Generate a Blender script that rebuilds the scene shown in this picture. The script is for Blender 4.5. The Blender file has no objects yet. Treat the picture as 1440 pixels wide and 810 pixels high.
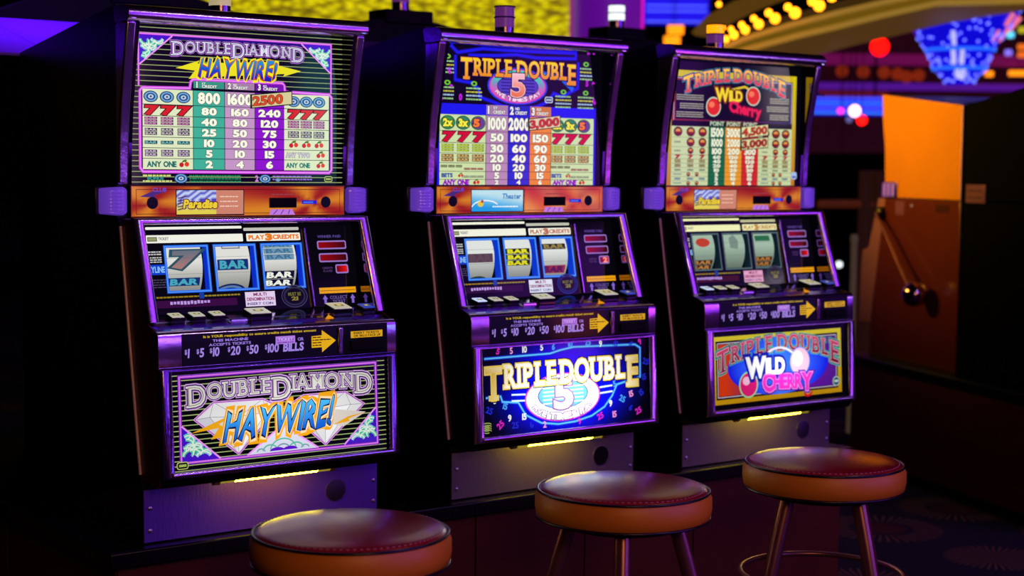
import bpy, math, random
from mathutils import Vector, Matrix
from mathutils.geometry import tessellate_polygon
random.seed(7)
PI = math.pi
sin, cos = math.sin, math.cos
SC = bpy.context.scene
COL = SC.collection

# ------------------------------------------------------------------ camera
CAM = (-1.5965, -3.0693, 1.2325); YAW, PIT, ROL, FPX = .6461, -.0754, .0106, 2263.8
_fw = Vector((sin(YAW) * cos(PIT), cos(YAW) * cos(PIT), sin(PIT)))
_r = Vector((cos(YAW), -sin(YAW), 0)); _u = _r.cross(_fw)
_r2 = _r * cos(ROL) + _u * sin(ROL); _u2 = -_r * sin(ROL) + _u * cos(ROL)
cd = bpy.data.cameras.new('camera'); cam = bpy.data.objects.new('camera', cd); COL.objects.link(cam)
cam.matrix_world = Matrix(((_r2.x, _u2.x, -_fw.x, CAM[0]), (_r2.y, _u2.y, -_fw.y, CAM[1]), (_r2.z, _u2.z, -_fw.z, CAM[2]), (0, 0, 0, 1)))
cd.sensor_width = 36; cd.lens = FPX / 1440 * 36
cd.clip_end = 100
cd.dof.use_dof = True; cd.dof.focus_distance = 3.3; cd.dof.aperture_fstop = 3.3
SC.camera = cam

def at(px, py, D):
    """world point seen at that place of the photograph at depth D (metres along the view axis)"""
    return Vector(CAM) + D * (_fw + (px - 720) / FPX * _r2 - (py - 405) / FPX * _u2)

# ------------------------------------------------------------------ world, lights, exposure
SC.view_settings.view_transform = 'Standard'; SC.view_settings.look = 'None'
SC.view_settings.gamma = 1; SC.view_settings.exposure = 0; SC.view_settings.use_curve_mapping = False
w = bpy.data.worlds.new('world'); SC.world = w; w.use_nodes = True
w.node_tree.nodes['Background'].inputs[0].default_value = (.25, .08, .9, 1)
w.node_tree.nodes['Background'].inputs[1].default_value = .0025

def area(name, loc, look, sx, sy, color, power):
    d = bpy.data.lights.new(name, 'AREA'); d.shape = 'RECTANGLE'; d.size = sx; d.size_y = sy
    d.color = color; d.energy = power
    o = bpy.data.objects.new(name, d); COL.objects.link(o); o.location = loc
    o.rotation_euler = (Vector(look) - Vector(loc)).to_track_quat('-Z', 'Y').to_euler()
    return o
# unseen area lights added for violet reflections on the chrome and colour elsewhere
area('violet_ceiling_light', (2.0, -4.6, 3.5), (1.6, -3.0, 0), 6.0, 1.6, (.30, .04, 1), 60)
area('violet_front_fill', (4.5, -6.6, 1.9), (1.5, 0, 1.1), 7.0, 2.6, (.28, .03, 1), 60)  # added panel that brightens the violet in the chrome
area('violet_lid_fill', (-.08, .92, 2.5), (-.08, .92, 0), .5, .4, (.22, .02, 1), 5.5).data.spread = math.radians(60)  # added over the lids to make them read violet
area('violet_side_fill', (4.8, -4.5, 1.9), (.8, 0, 1), 1.2, 1.6, (.42, .06, 1), 14)
area('white_downlight', (1.6, -2.7, 3.5), (1.4, -1.2, 0), .5, .12, (1, .8, 1), 5)
area('amber_stool_fill', (-1.2, -4.4, 2.2), (.8, -.4, .45), 1.6, .7, (1, .50, .10), 24)  # added to warm the stool bands
area('yellow_panel_fill', (1.3, 2.9, 2.3), (3.45, 1.1, 1.52), .9, .5, (1, .54, .04), 7.5).data.spread = math.radians(34)  # added for the yellow ceiling's reflection on the side panel

area('red_glint_light', (4.2, -4.4, 1.05), (.9, -.1, 1), .25, .9, (1, .12, .02), 2.2)  # small unseen lamps added here for coloured glints on the chrome
area('cyan_glint_light', (3.0, -4.8, 1.5), (.5, -.1, 1), .25, .7, (.1, .8, .9), 2.0)
area('pink_glint_light', (1.9, -5.0, 1.45), (.5, -.1, 1), .18, .8, (1, .55, .9), 2.0)
area('white_glint_light', (5.4, -3.6, 1.8), (1.2, -.1, 1), .15, .6, (1, .85, .9), 1.6)

# ------------------------------------------------------------------ materials
def lin(c):
    return tuple((x / 12.92 if x <= .04045 else ((x + .055) / 1.055) ** 2.4) for x in c[:3])
def rgb(r, g, b): return (r / 255, g / 255, b / 255)
MATS = {}
def mat(name, color=(.5, .5, .5), rough=.5, metal=0, emit=None, es=1, spec=.5, bump=None, noise=None, coat=0, aniso=0, sampling=True):
    if name in MATS: return MATS[name]
    m = bpy.data.materials.new(name); m.use_nodes = True; MATS[name] = m
    nt = m.node_tree; b = nt.nodes['Principled BSDF']
    c = (*lin(color), 1)
    b.inputs['Base Color'].default_value = c
    b.inputs['Roughness'].default_value = rough; b.inputs['Metallic'].default_value = metal
    b.inputs['Specular IOR Level'].default_value = spec
    b.inputs['Coat Weight'].default_value = coat
    if emit:
        b.inputs['Emission Color'].default_value = (*lin(emit), 1); b.inputs['Emission Strength'].default_value = es
        if not sampling: m.cycles.emission_sampling = 'NONE'
    tc = nt.nodes.new('ShaderNodeTexCoord')
    nz = nt.nodes.new('ShaderNodeTexNoise'); nz.inputs['Scale'].default_value = (noise or (40, .12))[0]; nz.inputs['Detail'].default_value = 4
    nt.links.new(tc.outputs['Object'], nz.inputs['Vector'])
    # slight tone variation of the surface itself
    amt = (noise or (40, .12))[1]
    mx = nt.nodes.new('ShaderNodeMix'); mx.data_type = 'RGBA'; mx.blend_type = 'MULTIPLY'; mx.inputs[0].default_value = 1
    mr = nt.nodes.new('ShaderNodeMapRange'); mr.inputs[3].default_value = 1 - amt; mr.inputs[4].default_value = 1 + amt
    nt.links.new(nz.outputs['Fac'], mr.inputs[0]); nt.links.new(mr.outputs[0], mx.inputs[7]); mx.inputs[6].default_value = c
    nt.links.new(mx.outputs[2], b.inputs['Base Color'])
    if bump:
        n2 = nt.nodes.new('ShaderNodeTexNoise'); n2.inputs['Scale'].default_value = bump[0]; n2.inputs['Detail'].default_value = 3
        mp = nt.nodes.new('ShaderNodeMapping'); mp.inputs['Scale'].default_value = bump[2] if len(bump) > 2 else (1, 1, 1)
        nt.links.new(tc.outputs['Object'], mp.inputs[0]); nt.links.new(mp.outputs[0], n2.inputs['Vector'])
        bp = nt.nodes.new('ShaderNodeBump'); bp.inputs['Strength'].default_value = bump[1]; bp.inputs['Distance'].default_value = .002
        nt.links.new(n2.outputs['Fac'], bp.inputs['Height']); nt.links.new(bp.outputs[0], b.inputs['Normal'])
    return m
BLACK = mat('black_lacquer', rgb(9, 8, 11), .3, spec=.25)
BLACKM = mat('black_matt', rgb(6, 5, 7), .6, spec=.15)
LID = mat('violet_lit_lid', rgb(110, 60, 170), .4)  # violet light on the lids put into the base colour
CHROME = mat('violet_chrome', rgb(225, 195, 245), .2, metal=1, bump=(30, .35))
CHROMED = mat('dark_chrome', rgb(150, 120, 195), .18, metal=1, bump=(60, .35))
SILVER = mat('silver', rgb(225, 220, 235), .18, metal=1)
HINGE = mat('hinge_steel', rgb(235, 195, 240), .35, metal=.15)
DARKM = mat('tinted_mirror', rgb(150, 130, 160), .05, metal=1)
DECKM = mat('polished_deck', rgb(205, 200, 230), .13, metal=1, bump=(12, .15))
WOODL = mat('brown_laminate', rgb(72, 28, 22), .35, bump=(40, .2), spec=.4)
BRUSH = mat('brushed_steel', rgb(112, 98, 108), .45, metal=.55, bump=(160, .5, (1, 1, .25)), noise=(300, .2))
BASEW = mat('brown_plinth_laminate', rgb(84, 34, 9), .45, noise=(9, .3), spec=.3)
SIDELIT = mat('side_laminate_lit', rgb(212, 132, 14), .3, noise=(4, .12), coat=.3)  # yellow light mirrored in the upper side, put into its colour
SIDEDIM = mat('side_laminate_unlit', rgb(88, 30, 7), .3, noise=(4, .2), coat=.3)  # lower side darkened where that mirrored light is missing
LENS = mat('violet_lamp_lens', rgb(160, 120, 245), .22, emit=rgb(100, 60, 205), es=.48, coat=.8, sampling=False)
SEAT = mat('oxblood_leather', rgb(155, 8, 34), .3, bump=(220, .2), noise=(25, .2), spec=1, coat=.65)
SEAT.node_tree.nodes['Principled BSDF'].inputs['Coat Roughness'].default_value = .2
SEAT.node_tree.nodes['Principled BSDF'].inputs['Specular Tint'].default_value = (1, .76, .26, 1)  # yellow glow on the seats put into the gloss tint
TANB = mat('tan_vinyl', rgb(222, 130, 26), .45, bump=(150, .2), noise=(12, .12))
PIPE = mat('black_piping', rgb(26, 20, 36), .25)
THREAD = mat('light_stitching', rgb(200, 170, 190), .5)
STEEL = mat('stool_leg_steel', rgb(150, 95, 110), .3, metal=.8)
WHITEB = mat('button_lens_cream', rgb(220, 222, 190), .25, emit=rgb(205, 210, 170), es=.6, sampling=False)
WHITEC = mat('button_lens_white', rgb(220, 235, 245), .25, emit=rgb(190, 215, 240), es=.9, sampling=False)
BTNB = mat('black_button_body', rgb(14, 20, 22), .12, coat=.6)
TUBE = mat('lit_fluorescent_tube', rgb(250, 240, 160), .4, emit=rgb(255, 222, 42), es=30)
TUBEG = mat('dim_tube_end', rgb(190, 180, 80), .3, emit=rgb(190, 175, 50), es=.45, sampling=False)
SCREW = mat('screw_steel', rgb(190, 185, 200), .3, metal=1)
def attr_mat(name, rough, spec):
    m = bpy.data.materials.new(name); m.use_nodes = True; nt = m.node_tree
    b = nt.nodes['Principled BSDF']; a = nt.nodes.new('ShaderNodeAttribute'); a.attribute_name = 'col'
    b.inputs['Base Color'].default_value = (.005, .005, .007, 1); b.inputs['Roughness'].default_value = rough
    b.inputs['Specular IOR Level'].default_value = spec
    nt.links.new(a.outputs['Color'], b.inputs['Emission Color']); b.inputs['Emission Strength'].default_value = 1
    m.cycles.emission_sampling = 'NONE'; return m
PRINT = attr_mat('backlit_and_glow_print', .07, .16)  # glow also lifts prints on unlit panels such as the ledge
REELM = attr_mat('glowing_reel_print', .5, .1)  # reel strips glow in place of the lamps inside
def pm(name, rough=.35):      # unlit print: attribute as base colour
    m = bpy.data.materials.new(name); m.use_nodes = True; nt = m.node_tree
    b = nt.nodes['Principled BSDF']; a = nt.nodes.new('ShaderNodeAttribute'); a.attribute_name = 'col'
    b.inputs['Roughness'].default_value = rough
    nt.links.new(a.outputs['Color'], b.inputs['Base Color']); return m
FLATP = pm('printed_label')

# ------------------------------------------------------------------ mesh helpers
def link(o, parent=None):
    COL.objects.link(o)
    if parent: o.parent = parent
    return o
class MB:
    def __init__(s): s.v = []; s.f = []
    def add(s, vs, fs):
        n = len(s.v); s.v += [tuple(p) for p in vs]; s.f += [tuple(i + n for i in f) for f in fs]; return s
    def box(s, x0, x1, y0, y1, z0, z1):
        return s.add([(x, y, z) for x in (x0, x1) for y in (y0, y1) for z in (z0, z1)],
                     [(0, 1, 3, 2), (4, 6, 7, 5), (0, 4, 5, 1), (2, 3, 7, 6), (0, 2, 6, 4), (1, 5, 7, 3)])
    def hexa(s, b, t):      # two quads, same winding
        return s.add(list(b) + list(t), [(3, 2, 1, 0), (4, 5, 6, 7), (0, 1, 5, 4), (1, 2, 6, 5), (2, 3, 7, 6), (3, 0, 4, 7)])
    def prism(s, prof, x0, x1):      # profile in (y, z), along x
        n = len(prof); vs = [(x0, y, z) for y, z in prof] + [(x1, y, z) for y, z in prof]
        fs = [tuple(range(n - 1, -1, -1)), tuple(range(n, 2 * n))] + [(i, (i + 1) % n, n + (i + 1) % n, n + i) for i in range(n)]
        return s.add(vs, fs)
    def prismz(s, prof, z0, z1):
        n = len(prof); vs = [(x, y, z0) for x, y in prof] + [(x, y, z1) for x, y in prof]
        return s.add(vs, [tuple(range(n - 1, -1, -1)), tuple(range(n, 2 * n))] + [(i, (i + 1) % n, n + (i + 1) % n, n + i) for i in range(n)])
    def prismy(s, prof, y0, y1):      # profile (x, z)
        n = len(prof); vs = [(x, y0, z) for x, z in prof] + [(x, y1, z) for x, z in prof]
        return s.add(vs, [tuple(range(n)), tuple(range(2 * n - 1, n - 1, -1))] + [(i, n + i, n + (i + 1) % n, (i + 1) % n) for i in range(n)])
    def tube(s, pts, r, n=12, closed=False, rr=None):
        pts = [Vector(p) for p in pts]; m = len(pts); base = len(s.v); up = None
        for i, p in enumerate(pts):
            a = pts[(i - 1) % m] if (closed or i) else p; b = pts[(i + 1) % m] if (closed or i < m - 1) else p
            t = (b - a).normalized()
            if up is None: up = t.orthogonal().normalized()
            up = (up - t * up.dot(t)).normalized(); sd = t.cross(up)
            R = rr[i] if rr else r
            s.v += [tuple(p + R * (cos(2 * PI * k / n) * up + sin(2 * PI * k / n) * sd)) for k in range(n)]
        for i in range(m if closed else m - 1):
            j = (i + 1) % m
            for k in range(n):
                s.f.append((base + i * n + k, base + i * n + (k + 1) % n, base + j * n + (k + 1) % n, base + j * n + k))
        if not closed:
            s.f.append(tuple(base + k for k in range(n - 1, -1, -1))); s.f.append(tuple(base + (m - 1) * n + k for k in range(n)))
        return s
    def lathe(s, c, prof, n=32, axis='z', a0=0):
        base = len(s.v); m = len(prof)
        for r, h in prof:
            for k in range(n):
                a = a0 + 2 * PI * k / n; p = (r * cos(a), r * sin(a), h)
                if axis == 'x': p = (h, r * cos(a), r * sin(a))
                if axis == 'y': p = (r * cos(a), h, r * sin(a))
                s.v.append((c[0] + p[0], c[1] + p[1], c[2] + p[2]))
        for i in range(m - 1):
            for k in range(n): s.f.append((base + i * n + k, base + i * n + (k + 1) % n, base + (i + 1) * n + (k + 1) % n, base + (i + 1) * n + k))
        s.f.append(tuple(base + k for k in range(n - 1, -1, -1))); s.f.append(tuple(base + (m - 1) * n + k for k in range(n)))
        return s
    def sphere(s, c, r, n=12, m=8, sq=1):
        return s.lathe(c, [(r * sin(PI * max(.02, min(.98, i / m))), -r * sq * cos(PI * i / m)) for i in range(m + 1)], n)
    def ring(s, outer, inner, nrm, hs, back=.01):
        """picture frame: outer/inner 4 corners each, hs = list of (t, height) samples from outer to inner edge"""
        nrm = Vector(nrm).normalized(); O = [Vector(p) for p in outer]; I = [Vector(p) for p in inner]
        hs = [(0, -back)] + hs + [(1, -back)]; base = len(s.v)
        for t, h in hs:
            for i in range(4): s.v.append(tuple(O[i].lerp(I[i], t) + nrm * h))
        for j in range(len(hs)):
            j2 = (j + 1) % len(hs)
            for i in range(4):
                i2 = (i + 1) % 4; s.f.append((base + j * 4 + i, base + j * 4 + i2, base + j2 * 4 + i2, base + j2 * 4 + i))
        return s
    def build(s, name, m, parent=None, bevel=0, smooth=0, seg=2):
        me = bpy.data.meshes.new(name); me.from_pydata(s.v, [], s.f); me.validate(); me.update()
        import bmesh
        bm = bmesh.new(); bm.from_mesh(me); bmesh.ops.recalc_face_normals(bm, faces=bm.faces); bm.to_mesh(me); bm.free()
        me.materials.append(m)
        if smooth:
            for p in me.polygons: p.use_smooth = True
            me.set_sharp_from_angle(angle=math.radians(smooth))
        o = link(bpy.data.objects.new(name, me), parent)
        if bevel:
            b = o.modifiers.new('bevel', 'BEVEL'); b.width = bevel; b.segments = seg; b.limit_method = 'ANGLE'; b.angle_limit = math.radians(35)
            for p in me.polygons: p.use_smooth = True
            me.set_sharp_from_angle(angle=math.radians(smooth or 40))
            b.harden_normals = False
        return o
def tag(o, label=None, cat=None, group=None, kind=None):
    if label: o['label'] = label
    if cat: o['category'] = cat
    if group: o['group'] = group
    if kind: o['kind'] = kind
    return o
def thing(name, label, cat, loc=(0, 0, 0), rz=0, group=None):
    o = link(bpy.data.objects.new(name, None)); o.location = loc; o.rotation_euler = (0, 0, rz); o.empty_display_size = .05
    return tag(o, label, cat, group)

# ------------------------------------------------------------------ flat print builder
GL = {}
def glyph(ch, off):
    k = (ch, round(off, 4))
    if k not in GL:
        c = bpy.data.curves.new('g', 'FONT'); c.body = ch; c.offset = off; c.resolution_u = 3; c.fill_mode = 'FRONT'
        o = bpy.data.objects.new('g', c); me = bpy.data.meshes.new_from_object(o)
        GL[k] = ([tuple(v.co[:2]) for v in me.vertices], [tuple(p.vertices) for p in me.polygons])
        bpy.data.objects.remove(o); bpy.data.curves.remove(c); bpy.data.meshes.remove(me)
    return GL[k]
def bbox(ch):
    v, f = glyph(ch, 0)
    if not v: return (0, 0, .3, .7)
    return (min(p[0] for p in v), min(p[1] for p in v), max(p[0] for p in v), max(p[1] for p in v))
CAP = None
SER = {'D': 'L', 'O': '', 'U': 'Tt', 'B': 'L', 'L': 'L', 'E': 'L', 'I': 'C', 'A': 'Bb', 'M': 'LR', 'N': 'Lt', 'T': 'c', 'R': 'L', 'P': 'L'}
class Art:
    STEP = .00013
    def __init__(s): s.v = []; s.f = []; s.c = []; s.gain = None
    def tri(s, pts, faces, col, layer):
        n = len(s.v); fn = callable(col)
        for x, y in pts: s.v.append((x, y, layer * s.STEP))
        for f in faces:
            s.f.append(tuple(n + i for i in f))
            for i in f:
                c = col(*pts[i]) if fn else col
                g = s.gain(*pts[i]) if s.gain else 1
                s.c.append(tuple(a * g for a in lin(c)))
    def poly(s, pts, col, layer=1):
        t = tessellate_polygon([[Vector((x, y, 0)) for x, y in pts]]); s.tri(pts, t, col, layer)
    def grid(s, x0, y0, x1, y1, nx, ny, col, layer=0):
        pts = [(x0 + (x1 - x0) * i / nx, y0 + (y1 - y0) * j / ny) for j in range(ny + 1) for i in range(nx + 1)]
        s.tri(pts, [(j * (nx + 1) + i, j * (nx + 1) + i + 1, (j + 1) * (nx + 1) + i + 1, (j + 1) * (nx + 1) + i) for j in range(ny) for i in range(nx)], col, layer)
    def rect(s, x0, y0, x1, y1, col, layer=1): s.tri([(x0, y0), (x1, y0), (x1, y1), (x0, y1)], [(0, 1, 2, 3)], col, layer)
    def rr(s, x0, y0, x1, y1, r, col, layer=1, f=None):
        pts = []
        for cx, cy, a in ((x1 - r, y1 - r, 0), (x0 + r, y1 - r, 90), (x0 + r, y0 + r, 180), (x1 - r, y0 + r, 270)):
            for k in range(4): A = math.radians(a + 30 * k); pts.append((cx + r * cos(A), cy + r * sin(A)))
        if f: pts = [f(*p) for p in pts]
        s.poly(pts, col, layer)
    def ell(s, cx, cy, rx, ry, col, layer=1, n=28, a0=0, a1=360, rot=0):
        cr, sr = cos(rot), sin(rot); full = a1 - a0 >= 360
        pts = [(cx, cy)]
        for k in range(n + (0 if full else 1)):
            a = math.radians(a0 + (a1 - a0) * k / n); x, y = rx * cos(a), ry * sin(a); pts.append((cx + x * cr - y * sr, cy + x * sr + y * cr))
        m = len(pts) - 1
        s.tri(pts, [(0, i + 1, (i + 1) % m + 1) for i in range(m if full else m - 1)], col, layer)
    def line(s, pts, w, col, layer=1, closed=False):
        m = len(pts); L = []; R = []
        for i in range(m):
            a = pts[(i - 1) % m] if (closed or i) else pts[i]; b = pts[(i + 1) % m] if (closed or i < m - 1) else pts[i]; p = pts[i]
            d1 = Vector((p[0] - a[0], p[1] - a[1])); d2 = Vector((b[0] - p[0], b[1] - p[1]))
            if d1.length < 1e-9: d1 = d2
            if d2.length < 1e-9: d2 = d1
            d1.normalize(); d2.normalize(); t = d1 + d2
            if t.length < 1e-6: t = d1
            t.normalize(); n = Vector((-t.y, t.x)); k = w / 2 / max(.4, n.dot(Vector((-d1.y, d1.x))))
            L.append((p[0] + n.x * k, p[1] + n.y * k)); R.append((p[0] - n.x * k, p[1] - n.y * k))
        P = L + R
        s.tri(P, [(i, (i + 1) % m, m + (i + 1) % m, m + i) for i in range(m if closed else m - 1)], col, layer)
    def arc(s, cx, cy, rx, ry, a0, a1, w, col, layer=1, n=16):
        s.line([(cx + rx * cos(math.radians(a0 + (a1 - a0) * k / n)), cy + ry * sin(math.radians(a0 + (a1 - a0) * k / n))) for k in range(n + 1)], w, col, layer)
    def text(s, txt, x, y, wd, h, col, layer=3, off=.02, out=(), slant=0, f=None, serif=False, gap=.1, caps=None, align='l', sp=.32, xs=.85):
        """out = [(extra offset, colour)...] drawn beneath; wd None keeps natural proportion times gap; caps(i)->(scale, dy)"""
        global CAP
        if CAP is None: CAP = bbox('H')[3]
        items = []; X = 0
        for i, ch in enumerate(txt):
            if ch == ' ': X += sp; continue
            b = bbox(ch); sc, dy = caps(i) if caps else (1, 0)
            sh = gap * .5 if (serif and 'L' in SER.get(ch, '')) else 0
            items.append((ch, X - b[0] * sc + sh, sc, dy)); X += (b[2] - b[0]) * sc + gap + sh
        tot = X - gap; ky = h / CAP; kx = (wd / tot) if wd else ky * xs
        if align == 'c': x = x - tot * kx / 2
        if align == 'r': x = x - tot * kx
        def place(px, py):
            xx = x + px * kx + py * ky * slant; yy = y + py * ky
            return f(xx, yy) if f else (xx, yy)
        passes = [(o, c, layer - len(out) + j) for j, (o, c) in enumerate(out)] + [(0, col, layer)]
        for eo, c, ly in passes:
            for ch, X0, sc, dy in items:
                v, fc = glyph(ch, off + eo)
                fy = (h, y)
                cc = c
                if callable(c):
                    raw = [(X0 + p[0] * sc, p[1] * sc + dy) for p in v]
                    pts = [place(*p) for p in raw]
                    n = len(s.v)
                    for q in pts: s.v.append((q[0], q[1], ly * s.STEP))
                    for t in fc:
                        s.f.append(tuple(n + i for i in t))
                        for i in t:
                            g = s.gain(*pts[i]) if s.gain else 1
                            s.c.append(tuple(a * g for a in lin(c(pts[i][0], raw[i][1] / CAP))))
                else:
                    s.tri([place(X0 + p[0] * sc, p[1] * sc + dy) for p in v], fc, c, ly)
                if serif:
                    b = bbox(ch); e = off + eo; H = CAP * sc; t = .05; q = SER.get(ch, ''); l, r_ = X0 + b[0] * sc, X0 + b[2] * sc
                    bars = []
                    for cx in ([l + .06 * sc] if 'L' in q else []) + ([r_ - .06 * sc] if 'R' in q else []) + ([(l + r_) / 2] if 'C' in q else []):
                        bars += [(cx - .14 * sc, cx + .14 * sc, 0), (cx - .14 * sc, cx + .14 * sc, H)]
                    if 'c' in q: bars += [((l + r_) / 2 - .15 * sc, (l + r_) / 2 + .15 * sc, 0)]
                    if 'T' in q: bars += [(l - .08 * sc, l + .2 * sc, H)]
                    if 't' in q: bars += [(r_ - .2 * sc, r_ + .08 * sc, H)]
                    if 'B' in q: bars += [(l - .07 * sc, l + .17 * sc, 0)]
                    if 'b' in q: bars += [(r_ - .17 * sc, r_ + .07 * sc, 0)]
                    for a_, b_, yy in bars:
                        y0 = (yy - t if yy else 0) + dy; y1 = (yy if yy else t) + dy
                        raw = [(a_ - e, y0 - e), (b_ + e, y0 - e), (b_ + e, y1 + e), (a_ - e, y1 + e)]
                        pts = [place(*p) for p in raw]
                        col2 = (lambda X_, Y_, c=c, raw=raw: c(X_, .1 if raw[0][1] < .3 else .9)) if callable(c) else c
                        s.tri(pts, [(0, 1, 2, 3)], col2, ly)
    def dashes(s, x0, x1, y, h, col, layer=2, seed=1):
        R = random.Random(seed); x = x0
        while x < x1 - .002:
            wl = R.uniform(.003, .011); s.rect(x, y, min(x + wl, x1), y + h, col, layer); x += wl + .0014
    def split(s, dy):
        work = []; k = 0
        for f in s.f:
            cs = s.c[k:k + len(f)]; k += len(f)
            for q in range(1, len(f) - 1): work.append(([s.v[f[0]], s.v[f[q]], s.v[f[q + 1]]], [cs[0], cs[q], cs[q + 1]]))
        s.v, s.f, s.c = [], [], []
        while work:
            p, c = work.pop()
            e = max(((abs(p[a][1] - p[b][1]), a, b) for a, b in ((0, 1), (1, 2), (2, 0))))
            if e[0] > dy:
                a, b = e[1], e[2]; o = 3 - a - b; mp = tuple((u + v) / 2 for u, v in zip(p[a], p[b])); mc = tuple((u + v) / 2 for u, v in zip(c[a], c[b]))
                work.append(([p[a], mp, p[o]], [c[a], mc, c[o]])); work.append(([mp, p[b], p[o]], [mc, c[b], c[o]]))
            else:
                n = len(s.v); s.v += p; s.f.append((n, n + 1, n + 2)); s.c += c
    def build(s, name, parent, fmap, m=None):
        me = bpy.data.meshes.new(name); me.from_pydata([fmap(*p) for p in s.v], [], s.f)
        a = me.color_attributes.new('col', 'FLOAT_COLOR', 'CORNER')
        flat = []
        for c in s.c: flat += [c[0], c[1], c[2], 1]
        a.data.foreach_set('color', flat)
        me.materials.append(m or PRINT); me.update()
        return link(bpy.data.objects.new(name, me), parent)
def onplane(y0, z0, y1, z1):      # v runs from (y0,z0) towards (y1,z1); out of the machine towards -y
    L = math.hypot(y1 - y0, z1 - z0); vy, vz = (y1 - y0) / L, (z1 - z0) / L
    return lambda u, v, w: (u, y0 + vy * v - vz * w, z0 + vz * v + vy * w)

# colours of the prints
K_ = rgb(3, 3, 6); CREAM = rgb(222, 232, 190); TEAL = rgb(64, 176, 150); PINKG = rgb(196, 150, 196); PURP = rgb(140, 20, 205)
MAG = rgb(205, 70, 225); WHT = rgb(245, 245, 240); RED = rgb(215, 30, 25); BLU = rgb(20, 35, 225); GOLD = rgb(235, 185, 25); LAV = rgb(150, 120, 220)
def mix(a, b, t): t = max(0, min(1, t)); return tuple(p * (1 - t) + q * t for p, q in zip(a, b))

def cherry(a, x, y, s, ly=3):
    a.ell(x - s * .45, y - s * .1, s * .42, s * .4, rgb(200, 25, 20), ly, 12); a.ell(x + s * .5, y + s * .0, s * .42, s * .4, rgb(225, 60, 20), ly, 12)
    a.line([(x - s * .45, y + s * .2), (x, y + s * .6), (x + s * .5, y + s * .3)], s * .16, rgb(60, 110, 20), ly)
    a.ell(x + s * .1, y + s * .55, s * .45, s * .18, rgb(90, 120, 20), ly, 10, rot=.3)
def dmd(a, x, y, rx, ry, ly=2):
    a.ell(x, y, rx, ry, rgb(20, 40, 95), ly); a.ell(x, y, rx * .86, ry * .84, rgb(110, 170, 215), ly + 1)
    a.ell(x, y, rx * .62, ry * .6, rgb(35, 60, 120), ly + 2); a.ell(x, y, rx * .42, ry * .4, rgb(175, 205, 225), ly + 3, 8)
    a.ell(x, y, rx * .16, ry * .18, rgb(60, 50, 110), ly + 4, 6)
def bars(a, x, y, w, h, n, c, tc, ly=2):
    for k in range(n):
        y1 = y + h / 2 - k * h / n; y0 = y1 - h / n + h * .05
        a.rect(x - w / 2, y0, x + w / 2, y1, c, ly)
        a.text('BAR', x - w * .42, y0 + (y1 - y0) * .2, w * .84, (y1 - y0) * .6, tc, ly + 1, off=.03)
def floral(a, x, y, s, sx=1, sy=1, ly=3):
    """leaf scrolls in a corner triangle; x, y the right-angle corner"""
    g = rgb(75, 200, 150); g2 = rgb(150, 200, 215); V = rgb(70, 20, 200)
    q = lambda u, v: (x + sx * u * s, y + sy * v * s)
    a.poly([q(0, 0), q(1, 0), q(0, .86)], V, ly)
    for (cx, cy, r, a0, a1, c) in ((.33, .22, .2, 0, 170, rgb(40, 150, 120)), (.12, .2, .17, -40, 120, g), (.62, .14, .13, 20, 170, g), (.16, .5, .15, -50, 130, rgb(90, 210, 190)), (.4, .34, .1, -30, 200, g2), (.25, .1, .24, 10, 170, g), (.55, .05, .2, 20, 160, g2), (.1, .38, .2, -60, 90, g), (.22, .3, .12, 0, 200, g2), (.12, .62, .1, -70, 70, g), (.42, .2, .13, 0, 180, g)):
        pts = [(cx + r * cos(math.radians(a0 + (a1 - a0) * k / 7)), cy + r * .8 * sin(math.radians(a0 + (a1 - a0) * k / 7))) for k in range(8)]
        pts = [(u, v) for u, v in pts if u > .01 and v > .01 and u / .97 + v / .84 < 1]
        if len(pts) > 1:
            a.line([q(*p) for p in pts], s * .1, c, ly + 1); a.line([q(*p) for p in pts], s * .03, rgb(225, 240, 225), ly + 2)
    a.ell(*q(.27, .08), s * .11, s * .07, V, ly + 2, 10)

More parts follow.
